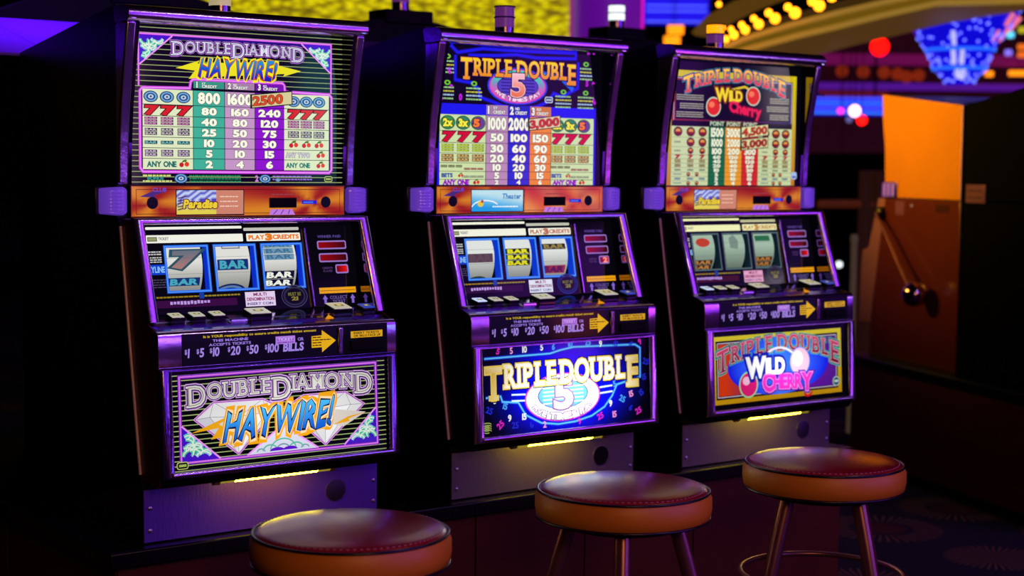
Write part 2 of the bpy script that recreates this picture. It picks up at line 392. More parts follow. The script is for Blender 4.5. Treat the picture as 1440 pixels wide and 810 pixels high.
# ------------------------------------------------------------------ marquee prints
ST = rgb(150, 165, 105)
def marquee_dd():
    a = Art(); a.rect(-.25, 0, .25, .34, K_, 0)
    y = .004
    while y < .33:
        a.rect(-.25, y, .25, y + .0016, ST, 1); y += .0108
    a.rect(.2335, .0, .25, .33, K_, 0)
    M2_ = rgb(240, 150, 245)
    # inner field without stripes near the top
    a.rect(-.2305, .296, .2195, .3045, rgb(30, 15, 120), 2)
    a.line([(-.230, .200), (-.230, .305), (.219, .305), (.219, .200)], .0042, MAG, 4); a.line([(-.230, .200), (-.230, .305), (.219, .305), (.219, .200)], .0015, M2_, 5)
    for sx, x in ((1, -.228), (-1, .217)):
        floral(a, x, .303, .07, sx, -1, 4)
        a.line([(x, .243), (x + sx * .072, .303)], .003, M2_, 7)
    lav = lambda x, t: mix(rgb(190, 165, 215), rgb(240, 240, 235), abs(t - .5) * 2)
    def capsf(i): return {0: (1.25, -.17), 6: (1.35, -.24), 12: (1.35, -.22)}.get(i, (1, 0))
    arch = lambda x, y: (x, y + .0035 * cos(x * 9))
    for eo, c, ly in ((.085, rgb(190, 110, 225), 8), (.055, rgb(35, 15, 70), 9), (.012, rgb(225, 225, 240), 10)):
        a.text('DOUBLEDIAMOND', -.158, .2695, .308, .0225, c, ly, off=eo, serif=True, caps=capsf, f=arch, gap=.13)
    a.text('DOUBLEDIAMOND', -.158, .2695, .308, .0225, rgb(150, 120, 190), 11, off=-.03, serif=False, caps=capsf, f=arch, gap=.13)
    # lightning bolt and slanted word
    a.poly([(-.149, .2385), (-.095, .2565), (-.1, .25), (.088, .262), (.09, .254), (.144, .2445), (.1, .231), (.104, .237), (-.09, .222), (-.12, .2175), (-.106, .235)], rgb(235, 225, 10), 8)
    zig = lambda x, y: (x, y + .003 * sin(x * 420))
    for eo, c, ly in ((.11, rgb(245, 235, 20), 9), (.05, rgb(190, 60, 10), 10)):
        a.text('HAYWIRE!', -.098, .2235, .177, .036, c, ly, off=eo, slant=.22, f=zig, gap=.115)
    a.text('HAYWIRE!', -.098, .2235, .177, .036, lambda x, t: mix(rgb(20, 20, 190), rgb(30, 150, 215), t), 11, off=.015, slant=.22, f=zig, gap=.115)
    # pay table
    out = [(-.2273, .034), (-.2273, .19), (-.222, .1965), (-.117, .1985), (-.115, .2115), (-.110, .217), (.099, .217), (.1035, .212), (.1055, .199), (.215, .1965), (.2206, .19), (.2206, .032), (.215, .026), (-.2215, .026)]
    a.poly(out, K_, 2); a.line(out, .0065, MAG, 3, True); a.line(out, .0022, M2_, 4, True)
    cx = [-.2224, -.110, -.038, .0328, .1024, .2145]; ry = [.1945, .163, .140, .1185, .0965, .0747, .0531, .0305]
    cc = [CREAM, TEAL, PINKG, PURP, CREAM]
    for i in range(5):
        for j in range(7): a.rect(cx[i] + .0007, ry[j + 1] + .0006, cx[i + 1] - .0007, ry[j] - .0006, cc[i], 5)
    for i, h in enumerate(('1', '2', '3')):
        a.rect(cx[i + 1] + .001, .199, cx[i + 2] - .001, .2135, mix(cc[i + 1], (0, 0, 0), .15), 5)
        a.text(h, cx[i + 1] + .008, .2005, None, .0115, WHT, 7, off=.05, out=[(.06, K_)])
        a.text(('ST', 'ND', 'RD')[i], cx[i + 1] + .020, .207, .008, .004, WHT, 7, off=.02)
        a.text('CREDIT', cx[i + 1] + .020, .2005, .034, .0055, WHT, 7, off=.03, out=[(.05, K_)])
    vals = [('800', '1600', ''), ('80', '160', '240'), ('40', '80', '120'), ('25', '50', '75'), ('10', '20', '30'), ('5', '10', '15'), ('2', '4', '6')]
    for j, r in enumerate(vals):
        for i, t in enumerate(r):
            if not t: continue
            h = .0205 if j == 0 else .0135; c0 = (cx[i + 1] + cx[i + 2]) / 2
            wd = (.0165 if j else .0158) * len(t)
            a.text(t, c0, (ry[j] + ry[j + 1]) / 2 - h / 2, None, h, rgb(250, 250, 225), 8, off=.055, out=[(.03, rgb(40, 30, 60))], gap=.12, align='c', xs=1.02 if j == 0 else 1.6)
    for k in range(3):
        for side, xs in ((0, (-.204, -.1684, -.1318)), (1, (.1258, .1573, .1888))):
            x = xs[k]; my = [(ry[j] + ry[j + 1]) / 2 for j in range(7)]
            dmd(a, x, my[0], .0158, .0118, 6)
            a.text('7', x - .011, my[1] - .0085, .022, .0165, RED, 8, off=.07, out=[(.05, rgb(60, 10, 10))], slant=.1)
            bars(a, x, my[2], .028, .017, 3, rgb(110, 25, 120) if side == 0 else rgb(120, 30, 130), rgb(210, 150, 160), 6)
            bars(a, x, my[3], .027, .015, 2, rgb(70, 40, 90), rgb(200, 200, 180), 6)
            if side == 0:
                bars(a, x, my[4], .028, .0075, 1, rgb(25, 70, 85), rgb(120, 190, 180), 6)
                bars(a, x, my[5], .027, .014, 2, rgb(75, 55, 100), rgb(210, 190, 200), 6)
            else: cherry(a, x, my[4], .0125, 6)
    a.text('ANY ONE', -.2125, my[6] - .0055, .064, .0105, rgb(30, 110, 100), 7, off=.05); cherry(a, -.131, my[6], .0125, 6)
    a.text('ANY TWO', .108, my[5] - .005, .058, .0095, rgb(215, 205, 225), 7, off=.03, out=[(.05, rgb(70, 50, 90))]); cherry(a, .193, my[5], .012, 6)
    a.text('ANY ONE', .108, my[6] - .005, .058, .0095, rgb(30, 120, 100), 7, off=.05); cherry(a, .193, my[6], .012, 6)
    # footer
    for k, yv in enumerate((.0165, .005)): a.dashes(-.222, -.158, yv, .0035, rgb(205, 215, 120), 4, k)
    a.text('BONUS', -.212, .0095, .035, .006, rgb(40, 150, 140), 5, off=.05)
    dmd(a, -.138, .0125, .0155, .0105, 4); dmd(a, .057, .0125, .0145, .0095, 4)
    for k in range(3): a.dashes(-.119, .0, .0165 - k * .0058, .003, rgb(30, 140, 90), 4, 7 + k)
    a.text('2', .034, .007, None, .0115, rgb(200, 130, 210), 5, off=.06)
    dmd(a, .088, .010, .006, .0045, 4)
    for k in range(2): a.dashes(.075, .172, .0165 - k * .0065, .0026, LAV, 4, 17 + k)
    a.rr(.203, .006, .223, .0185, .004, rgb(190, 205, 110), 4); a.rr(.2045, .0075, .2215, .017, .003, K_, 5); a.rect(.2065, .0105, .2195, .0142, rgb(170, 190, 90), 6)
    # folded strip at the very top of the glass
    return a

def seven_row(a, xs, y, h, c, ly=8):
    for x in xs: a.text('7', x - h * .62, y - h / 2, h * 1.24, h, c, ly, off=.08, out=[(.04, rgb(60, 5, 20))], slant=.15)
def marquee_five():
    a = Art(); a.rect(-.25, 0, .25, .34, rgb(4, 4, 12), 0)
    B1, B2 = rgb(25, 25, 235), rgb(10, 10, 120)
    a.rect(-.25, 0, -.2395, .19, B1, 1); a.rect(.2223, 0, .228, .19, B1, 1)
    a.rect(-.2395, .1637, .2245, .1885, B1, 1)
    # neon outlines
    fr = [(-.205, .322), (-.20, .304), (-.186, .300), (-.186, .25), (-.165, .243), (-.11, .236)]
    for pts in ([(-.21, .322), (-.19, .306), (-.12, .318), (0, .318), (.15, .321), (.162, .321), (.162, .308), (.04, .304), (-.02, .309), (-.08, .304), (-.16, .301)],
                [(-.196, .30), (-.196, .243), (-.15, .238), (-.13, .225), (-.125, .205), (-.09, .196), (-.06, .187), (-.014, .183), (.04, .187), (.075, .2), (.095, .222), (.12, .214), (.17, .237), (.17, .30)]):
        a.line(pts, .011, B2, 1); a.line(pts, .0065, B1, 2); 
    a.line([(.06, .268), (.12, .258), (.155, .232)], .012, rgb(20, 90, 230), 3); a.line([(.06, .266), (.12, .256)], .005, rgb(40, 190, 230), 4)
    # ring
    cx, cy = -.0145, .2345
    a.ell(cx, cy, .090, .044, rgb(30, 60, 230), 4); a.ell(cx, cy, .085, .0405, rgb(215, 60, 175), 5); a.ell(cx, cy, .081, .038, lambda x, y: mix(rgb(215, 90, 190), rgb(40, 205, 190), (y - cy + .01) / .03), 6)
    a.ell(cx, cy, .062, .027, rgb(20, 20, 90), 7); a.ell(cx, cy, .060, .0255, rgb(80, 60, 190), 8)
    for k in range(5): a.rect(cx - .05, cy - .016 + k * .0075, cx + .05, cy - .0135 + k * .0075, rgb(30, 25, 120), 9)
    def bend(x, y):
        t = (x - cx) / .074; an = -PI / 2 + t * 1.15; ro = y
        return (cx + (.0675 + .55 * -ro) * cos(an) * 1.06, cy + (.0315 - ro) * sin(an) * 1.0)
    a.text('FIVE TIMES PAY', cx - .0745, -.0045, .149, .0105, rgb(245, 215, 235), 11, off=.05, out=[(.06, rgb(120, 15, 90))], f=bend)
    a.text('5', cx - .018, cy - .023, .036, .05, lambda x, t: mix(rgb(235, 110, 60), rgb(250, 190, 205), t), 14, off=.03, out=[(.05, rgb(60, 10, 40)), (.02, rgb(250, 210, 220))])
    # title
    gold = lambda x, t: mix(rgb(235, 140, 20), rgb(245, 215, 25), t)
    def capsf(i): return {0: (1.22, -.16), 12: (1.22, -.2), 7: (1.1, -.08)}.get(i, (1, 0))
    sq = lambda x, y: (x, y)
    for eo, c, ly in ((.08, rgb(10, 10, 60), 8), (.04, rgb(225, 120, 60), 9)):
        a.text('TRIPLE DOUBLE', -.180, .2565, .341, .038, c, ly, off=eo, serif=True, caps=capsf, gap=.12, sp=.22)
    a.text('TRIPLE DOUBLE', -.180, .2565, .341, .038, gold, 10, off=.015, serif=True, caps=capsf, gap=.12, sp=.22)
    # side small print
    for x0, x1, ys, sd in ((-.236, -.2, .292, 1), (.176, .214, .292, 2), (-.236, -.2, .232, 3), (-.165, -.12, .232, 4), (.1, .15, .222, 5), (.17, .22, .222, 6)):
        a.ell((x0 + x1) / 2, ys + .004, .009, .006, rgb(110, 190, 40), 3, 12); a.ell((x0 + x1) / 2, ys + .004, .004, .003, K_, 4, 6)
        for k in range(4): a.dashes(x0, x1, ys - .009 - k * .0085, .0038, (rgb(150, 200, 130), rgb(190, 190, 60), rgb(160, 190, 220), rgb(150, 200, 130))[k], 3, sd * 9 + k)
    for x, y, t in ((-.215, .257, '6'), (-.208, .218, '9'), (.2, .312, '9'), (.232, .325, '15'), (.215, .322, '0'), (.195, .243, '5'), (.214, .240, '9'), (-.238, .195, '5'), (-.185, .197, '0'), (.22, .2, '6')):
        a.text(t, x, y, None, .013, rgb(190, 30, 220), 6, off=.07, slant=random.uniform(-.3, .3))
    a.rr(.067, .198, .092, .213, .005, rgb(200, 215, 225), 7); a.rr(.069, .2, .090, .211, .004, rgb(30, 20, 120), 8); a.rect(.071, .203, .088, .208, rgb(170, 180, 200), 9)
    cx_ = [-.2395, -.1072, -.0422, .0227, .0882, .2223]; ry = [.1637, .1256, .0984, .074, .0514, .0317, .0131, .0]
    cc = [rgb(205, 222, 165), rgb(186, 138, 180), rgb(15, 40, 205), rgb(232, 130, 30), rgb(205, 222, 165)]
    for i in range(5):
        for j in range(7): a.rect(cx_[i] + .0007, ry[j + 1] + .0005, cx_[i + 1] - .0007, ry[j] - .0005, cc[i], 3)
    for i in range(3):
        a.rect(cx_[i + 1] + .001, .165, cx_[i + 2] - .001, .188, mix(cc[i + 1], (0, 0, 0), .1), 3)
        a.text('123'[i], cx_[i + 1] + .006, .168, None, .0165, rgb(240, 235, 245), 6, off=.06, out=[(.06, K_)])
        a.text(('ST', 'ND', 'RD')[i], cx_[i + 1] + .021, .1785, .012, .0058, WHT, 6, off=.03, out=[(.05, K_)])
        a.text('CREDIT', cx_[i + 1] + .021, .168, .035, .007, WHT, 6, off=.03, out=[(.05, K_)])
    vals = [('1000', '2000', ''), ('50', '100', '150'), ('30', '60', '90'), ('20', '40', '60'), ('10', '20', '30'), ('5', '10', '15'), ('2', '4', '6')]
    for j, r in enumerate(vals):
        for i, t in enumerate(r):
            if not t: continue
            h = .0255 if j == 0 else min(.0165, (ry[j] - ry[j + 1]) * .72); c0 = (cx_[i + 1] + cx_[i + 2]) / 2; wd = (.0142 if j == 0 else .0165) * len(t)
            a.text(t, c0, (ry[j] + ry[j + 1]) / 2 - h / 2, None, h, rgb(245, 245, 225), 6, off=.055, out=[(.03, rgb(45, 25, 60))], gap=.12, align='c', xs=.76 if j == 0 else 1.55)
    my = [(ry[j] + ry[j + 1]) / 2 for j in range(7)]
    for xs in ((-.2165, -.173, -.130), (.107, .148, .190)):
        for k, x in enumerate(xs):
            a.ell(x, my[0], .0212, .0165, rgb(30, 105, 60), 4); a.ell(x, my[0], .018, .0138, (rgb(60, 140, 70), rgb(50, 130, 100), rgb(110, 60, 150))[k], 5)
            a.text(('2x', '3x', '5')[k], x - .012, my[0] - .008, .023 if k < 2 else .014, .016, (rgb(245, 235, 60), rgb(245, 235, 60), rgb(245, 120, 40))[k], 8, off=.07, out=[(.06, K_)])
        seven_row(a, xs, my[1], .0195, rgb(205, 15, 45), 6)
        for k, x in enumerate(xs):
            bars(a, x, my[2], .034, .0185, 3, rgb(120, 150, 40), rgb(210, 215, 60), 5); bars(a, x, my[3], .034, .0175, 2 if k != 9 else 3, rgb(120, 70, 30), rgb(215, 190, 110), 5)
        for k in range(3):
            bars(a, xs[0] - .01 + k * .021, my[4] + .002, .018, .006, 1, rgb(60, 70, 40), rgb(170, 180, 120), 5)
            bars(a, xs[1] + .012 + k * .019, my[4] - .004, .017, .005, 1, rgb(120, 40, 50), rgb(200, 150, 120), 5)
            bars(a, xs[1] + .008 + k * .021, my[5] - .003, .019, .005, 1, rgb(95, 110, 95), rgb(190, 200, 150), 5)
        a.text('BETS', xs[0] - .016, my[5] - .004, .03, .0085, rgb(25, 75, 160), 6, off=.06); cherry(a, xs[1] - .006, my[5], .0085, 5)
        a.text('ANY ONE', xs[0] - .012, my[6] - .0055, .072, .0105, rgb(150, 20, 190), 6, off=.07, slant=.1); cherry(a, xs[2] - .004, my[6], .0105, 5)
    return a

def marquee_cherry():
    a = Art(); a.rect(-.25, 0, .25, .34, rgb(5, 4, 10), 0)
    yf = lambda x, y: mix(rgb(190, 120, 10), rgb(215, 200, 20), (y - .1) / .2 if abs(x) > .21 else .8 - max(0, x) * 2)
    a.rect(-.246, 0, -.231, .297, yf, 1); a.rect(.2145, 0, .2285, .297, yf, 1); a.grid(-.246, .2805, .2285, .297, 8, 1, yf, 1)
    a.rect(-.231, .165, -.226, .2805, rgb(150, 30, 30), 1)
    a.rect(-.222, .168, .209, .275, lambda x, y: mix(rgb(150, 40, 25), rgb(30, 10, 110), (x + .2) / .35), 2)
    a.rect(-.2185, .171, .2055, .2715, rgb(10, 6, 22), 3)
    a.line([(-.224, .168), (-.224, .277), (.211, .277), (.211, .168)], .0018, rgb(210, 190, 220), 3)
    ti = lambda x, t: mix(rgb(215, 30, 70), rgb(250, 205, 50), (t - .05) * 1.15)
    arch = lambda x, y: (x, y + .034 * (1 - ((x + .004) / .195) ** 2))
    def capsf(i): return {0: (1.25, -.12), 12: (1.25, -.12)}.get(i, (1, 0))
    for eo, c, ly in ((.10, rgb(40, 150, 175), 5), (.075, rgb(10, 15, 50), 6), (.04, rgb(235, 130, 150), 7)):
        a.text('TRIPLE DOUBLE', -.191, .2405, .374, .032, c, ly, off=eo, serif=True, caps=capsf, gap=.16, f=arch, sp=.2)
    a.text('TRIPLE DOUBLE', -.191, .2405, .374, .032, ti, 8, off=.012, serif=True, caps=capsf, gap=.16, f=arch, sp=.2)
    for k, (x0, x1) in enumerate(((-.215, -.12), (-.215, -.12), (-.215, -.12), (.115, .2), (.115, .2), (.115, .2))):
        y0 = .232 - (k % 3) * .022
        for j in range(3): a.dashes(x0 + .012 * (k % 2), x1, y0 - j * .0055, .0026, rgb(175, 170, 150), 4, k * 5 + j)
    # cherries and words
    a.line([(-.08, .21), (-.03, .25), (.03, .262), (.06, .25)], .006, rgb(220, 190, 20), 9)
    for x, y, r in ((-.084, .206, .027), (.062, .238, .027)):
        a.ell(x, y, r, r * .95, rgb(190, 215, 190), 9); a.ell(x, y, r * .88, r * .83, rgb(225, 40, 30), 10); a.ell(x - r * .25, y + r * .2, r * .4, r * .3, rgb(245, 120, 80), 11, 10)
    a.text('WILD', -.075, .222, .095, .027, rgb(245, 215, 30), 14, off=.05, out=[(.1, rgb(120, 40, 10))], serif=False, slant=-.05, caps=lambda i: (1.2, 0) if i == 0 else (.95, .03))
    a.text('Cherry', -.025, .196, .115, .027, rgb(235, 30, 80), 14, off=.05, out=[(.09, rgb(90, 5, 40))], f=lambda x, y: (x, y - .13 * (x + .02)))
    cx_ = [-.231, -.0989, -.0383, .0235, .0854, .2145]
    ry = [.1534, .1248, .0997, .0799, .0686, .0572, .0458, .0344, .023, .0116, .0]
    cc = [rgb(200, 212, 158), rgb(15, 100, 60), rgb(235, 150, 15), rgb(205, 40, 20), rgb(200, 212, 158)]
    for i in range(5):
        for j in range(10): a.rect(cx_[i] + .0003, ry[j + 1] + .0003, cx_[i + 1] - .0003, ry[j] - .0003, cc[i], 4)
        if 0 < i < 4:
            a.rect(cx_[i] + .002, .1545, cx_[i + 1] - .002, .1695, mix(cc[i], (0, 0, 0), .55), 4)
            a.text('POINT', cx_[i] + .005, .157, .05, .0105, rgb(190, 210, 180), 6, off=.03)
    vals = [('1500', '3000', ''), ('1000', '2000', ''), ('100', '200', '300'), ('60', '120', '180'), ('40', '80', '120'), ('20', '40', '60'), ('10', '20', '30'), ('5', '10', '15'), ('5', '10', '15'), ('2', '4', '6')]
    my = [(ry[j] + ry[j + 1]) / 2 for j in range(10)]
    for j, r in enumerate(vals):
        for i, t in enumerate(r):
            if not t: continue
            h = (ry[j] - ry[j + 1]) * .74; c0 = (cx_[i + 1] + cx_[i + 2]) / 2; wd = (.0128 if j < 2 else .0135) * len(t)
            a.text(t, c0, my[j] - h / 2, None, h, rgb(240, 245, 215), 7, off=.045, out=[(.02, mix(cc[i + 1], (0, 0, 0), .6))], gap=.1, align='c', xs=.82 if j < 2 else (1.3 if j == 2 else 2.1))
    for xs in ((-.208, -.163, -.121), (.112, .152, .190)):
        for k, x in enumerate(xs):
            for j in (0, 1, 2, 7, 9):
                if j == 1 and k == 0 or j == 2 and k == 0: a.dashes(x - .012, x + .012, my[j] - .002, .004, rgb(120, 130, 110), 5, 3); continue
                if j in (7, 9) and k == 0: a.dashes(x - .014, x + .014, my[j] - .001, .003, rgb(90, 130, 120), 5, 3); continue
                rr_ = {0: .0155, 1: .0145, 2: .0105}.get(j, .0065)
                xx = x - (.012 if j in (7, 9) else 0) * (k - .5)
                a.ell(xx, my[j], rr_, rr_ * .82, rgb(95, 35, 15), 5, 14); a.ell(xx, my[j] + rr_ * .1, rr_ * .6, rr_ * .4, rgb(225, 150, 50), 6, 8)
                a.rect(xx - rr_ * .7, my[j] - rr_ * .3, xx + rr_ * .7, my[j], rgb(150, 20, 15), 7)
            a.text('7', x - .007, my[3] - .004, .014, .0085, rgb(170, 25, 20), 6, off=.08)
            bars(a, x, my[4], .021, .0092, 3, rgb(90, 70, 30), rgb(200, 180, 90), 5); bars(a, x, my[5], .021, .008, 2, rgb(80, 65, 30), rgb(190, 170, 90), 5)
            bars(a, x, my[6], .021, .0042, 1, rgb(40, 75, 50), rgb(150, 170, 120), 5); bars(a, x, my[8], .021, .0055, 1, rgb(25, 70, 95), rgb(150, 190, 190), 5)
    a.rr(.215, .017, .237, .037, .006, rgb(165, 190, 235), 5); a.rr(.219, .021, .233, .026, .002, rgb(60, 60, 170), 6)
    return a

# ------------------------------------------------------------------ belly prints
def belly_dd():
    a = Art(); a.gain = lambda x, y: .8 + .4 * math.exp(-(x / .17) ** 2 - ((y - .09) / .08) ** 2)  # centre of the print brightened for the lamp behind
    a.rect(-.2455, .0, .2455, .207, K_, 0)
    y = .005
    while y < .202:
        a.rect(-.2455, y, .2455, y + .0018, rgb(170, 190, 120), 1); y += .0099
    b = [(-.230, .0215), (-.230, .191), (.223, .191), (.223, .0195)]
    a.line(b, .0075, rgb(120, 25, 190), 2, True); a.line(b, .0035, rgb(225, 120, 240), 3, True)
    M = rgb(240, 150, 250)
    def tri(p, q, r):
        pass
    floral(a, -.228, .0235, .083, 1, 1, 4); a.line([(-.228, .094), (-.1456, .0235)], .0035, M, 8)
    floral(a, .221, .0235, .083, -1, 1, 4); a.line([(.221, .096), (.141, .0235)], .0035, M, 8)
    mid = [(-.086, .0235), (-.004, .078), (.078, .0235)]
    a.poly(mid, rgb(215, 215, 235), 4); a.line(mid, .0035, M, 8)
    for k, (cx, r, c) in enumerate(((-.004, .030, rgb(80, 180, 150)), (-.034, .017, rgb(80, 180, 150)), (.026, .017, rgb(80, 180, 150)), (-.055, .009, rgb(120, 160, 170)), (.047, .009, rgb(120, 160, 170)), (-.004, .016, rgb(110, 150, 160)))):
        a.arc(cx, .026, r, r * .8, 10, 170, .0028, c, 6)
    a.ell(-.018, .0265, .017, .007, rgb(90, 20, 200), 7, 14, 0, 180); a.ell(.012, .0265, .017, .007, rgb(90, 20, 200), 7, 14, 0, 180)
    for d in ([(-.1997, .1047), (-.1579, .1358), (-.0482, .1341), (-.0123, .1164), (-.1055, .0285)], [(.0, .110), (.0456, .1345), (.1463, .1341), (.1904, .1061), (.0955, .0285)]):
        a.poly(d, rgb(225, 225, 225), 9); a.line(d, .0045, rgb(235, 165, 245), 11, True); a.line(d, .0012, rgb(60, 40, 70), 12, True)
        c = d[4]; top = [d[0], ((d[0][0] + d[1][0]) / 2 + .012, .107), ((d[1][0] + d[2][0]) / 2, .103), ((d[2][0] + d[3][0]) / 2 - .01, .107), d[3]]
        a.line(top, .0009, rgb(120, 120, 140), 10)
        for p in top[1:-1]: a.line([p, c], .0009, rgb(130, 130, 150), 10)
        for p, q in zip((d[1], d[1], d[2], d[2]), (top[1], top[2], top[2], top[3])): a.line([p, q], .0009, rgb(130, 130, 150), 10)
        a.poly([d[0], top[1], c], rgb(205, 205, 215), 9.5); a.poly([top[2], top[3], c], rgb(240, 240, 245), 9.5)
    Y = rgb(235, 165, 20)
    a.poly([(-.208, .0785), (-.13, .105), (-.135, .09), (-.10, .07), (-.166, .0625), (-.148, .084)], Y, 13)
    a.poly([(-.148, .092), (-.118, .104), (-.13, .08)], rgb(215, 205, 200), 14)
    a.poly([(.195, .0885), (.14, .062), (.11, .07), (.12, .1)], rgb(215, 205, 195), 13); a.poly([(.195, .0885), (.15, .082), (.155, .072), (.115, .068)], Y, 14)
    zig = lambda x, y: (x, y + .0045 * sin(x * 330) + .0)
    rise = lambda x, y: zig(x, y + .055 * (x + .14))
    for eo, c, ly in ((.15, rgb(240, 165, 20), 15), (.085, rgb(250, 215, 170), 16), (.05, rgb(15, 20, 60), 17)):
        a.text('HAYWIRE!', -.139, .0565, .245, .053, c, ly, off=eo, slant=.25, f=rise, gap=.12)
    a.text('HAYWIRE!', -.139, .0565, .245, .053, lambda x, t: mix(rgb(15, 90, 205), rgb(75, 185, 245), t), 18, off=.02, slant=.25, f=rise, gap=.12)
    def capsf(i): return {0: (1.35, -.25), 6: (1.45, -.33), 12: (1.4, -.29)}.get(i, (1, 0))
    arch = lambda x, y: (x, y + .005 * cos(x * 8))
    for eo, c, ly in ((.10, rgb(225, 175, 240), 19), (.065, rgb(70, 35, 110), 20), (.02, rgb(225, 222, 215), 21)):
        a.text('DOUBLEDIAMOND', -.215, .142, .425, .030, c, ly, off=eo, serif=True, caps=capsf, f=arch, gap=.13)
    a.text('DOUBLEDIAMOND', -.215, .142, .425, .030, rgb(150, 135, 130), 22, off=-.03, caps=capsf, f=arch, gap=.13)
    a.rr(-.241, .0095, -.216, .0245, .005, rgb(190, 205, 110), 12); a.rr(-.2393, .0112, -.2177, .0228, .004, K_, 13); a.rect(-.236, .0145, -.2205, .0195, rgb(170, 190, 90), 14)
    return a
def belly_five():
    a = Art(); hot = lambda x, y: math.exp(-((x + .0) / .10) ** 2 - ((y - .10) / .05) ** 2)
    a.gain = lambda x, y: .75 + 1.0 * math.exp(-(x / .16) ** 2 - ((y - .09) / .075) ** 2) + 1.7 * hot(x, y)  # backlight hot spot painted into the print colours
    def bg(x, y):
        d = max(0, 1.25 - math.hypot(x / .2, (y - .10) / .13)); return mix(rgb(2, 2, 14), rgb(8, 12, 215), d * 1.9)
    a.grid(-.2455, 0, .2575, .2075, 26, 14, bg, 0)
    N = rgb(40, 130, 235)
    for w, c, ly in ((.008, rgb(15, 50, 200), 1), (.0038, rgb(90, 190, 250), 2)):
        a.line([(-.238, .18), (-.05, .181), (-.02, .187), (.02, .192), (.21, .187), (.226, .178), (.224, .108), (.15, .095), (.135, .07), (.11, .045), (.07, .027), (.02, .018), (-.03, .016), (-.08, .023), (-.125, .045), (-.145, .075), (-.19, .08), (-.195, .093), (-.236, .092)], w, c, ly)
        for s_ in (-1, 1):
            for k in range(2): a.line([(-.014 + s_ * .11, .092 - k * .014), (-.014 + s_ * .15, .094 - k * .014)], w * .9, (c, rgb(220, 240, 250))[ly - 1], ly)
    cx, cy = -.0145, .078
    a.ell(cx, cy, .112, .056, rgb(200, 60, 200), 3, 40); a.ell(cx, cy, .108, .053, rgb(210, 235, 240), 4, 40); a.ell(cx, cy + .006, .075, .033, rgb(90, 60, 170), 5, 36); a.ell(cx, cy + .006, .072, .031, rgb(90, 165, 215), 6, 36)
    for k in range(5): a.rect(cx - .06, cy - .014 + k * .009, cx + .06, cy - .011 + k * .009, rgb(200, 225, 240), 7)
    def bend(x, y):
        t = (x - cx) / .1; an = -PI / 2 + t * 1.17; return (cx + (.094 - .6 * y) * cos(an), cy + (.0465 - y) * sin(an))
    a.text('FIVE TIMES PAY', cx - .103, -.005, .206, .0145, rgb(250, 240, 250), 10, off=.05, out=[(.08, rgb(120, 15, 120))], f=bend, gap=.12)
    a.text('5', cx - .024, cy - .024, .048, .063, lambda x, t: mix(rgb(250, 200, 180), rgb(250, 250, 240), t), 12, off=.04, out=[(.04, rgb(120, 90, 150))])
    gold = lambda x, t: mix(mix(rgb(205, 150, 40), rgb(225, 200, 120), abs(t - .5) * 2), rgb(250, 246, 232), (.215 - abs(x)) / .05)  # letters whitened in the middle for the overexposed backlight
    def capsf(i): return {0: (1.35, -.30), 6: (.4, -.1), 12: (1.3, -.27)}.get(i, (1, 0))
    for eo, c, ly in ((.09, rgb(5, 5, 60), 13), (.06, rgb(235, 200, 90), 14)):
        a.text('TRIPLE DOUBLE', -.236, .111, .450, .051, c, ly, off=eo, serif=True, caps=capsf, gap=.14, sp=.1)
    a.text('TRIPLE DOUBLE', -.236, .111, .450, .051, gold, 15, off=.02, serif=True, caps=capsf, gap=.14, sp=.1)
    R = random.Random(3)
    for x, y, t, c in ((-.205, .19, '5', 2), (-.165, .187, '5', 1), (-.13, .188, '10', 0), (-.078, .19, '5', 0), (-.045, .19, '6', 3), (.005, .192, '10', 3), (.055, .192, '25', 3), (.098, .188, '9', 0), (.14, .19, '10', 4), (.19, .187, '6', 4), (.225, .185, '9', 2),
                       (-.215, .078, '5', 0), (-.19, .065, '15', 3), (-.238, .06, '25', 4), (-.175, .035, '9', 0), (-.135, .035, '15', 0), (-.2, .018, '25', 2), (-.165, .018, '25', 4), (-.11, .013, '6', 4), (-.075, .012, '2', 1),
                       (.14, .09, '5', 3), (.155, .058, '25', 3), (.19, .062, '15', 1), (.225, .062, '15', 4), (.125, .045, '9', 0), (.135, .018, '15', 1), (.09, .015, '25', 2), (.03, .01, '9', 2), (.185, .033, '6', 4), (.21, .018, '25', 2), (.232, .10, '15', 4), (.232, .14, '25', 4)):
        col = (WHT, rgb(245, 150, 215), rgb(225, 40, 200), rgb(70, 160, 245), rgb(30, 40, 210))[c]; an = R.uniform(-.7, .7) if c else 0
        f = lambda X, Y, x=x, y=y, an=an: (x + (X - x) * cos(an) - (Y - y) * sin(an), y + (X - x) * sin(an) + (Y - y) * cos(an))
        a.text(t, x, y, None, .0135, col, 5, off=.035, f=f, xs=.95)
    for k in range(4): a.arc(-.235, .017 + k * .005, .012, .004, 0, 300, .0018, rgb(170, 190, 90), 5, 8)
    return a
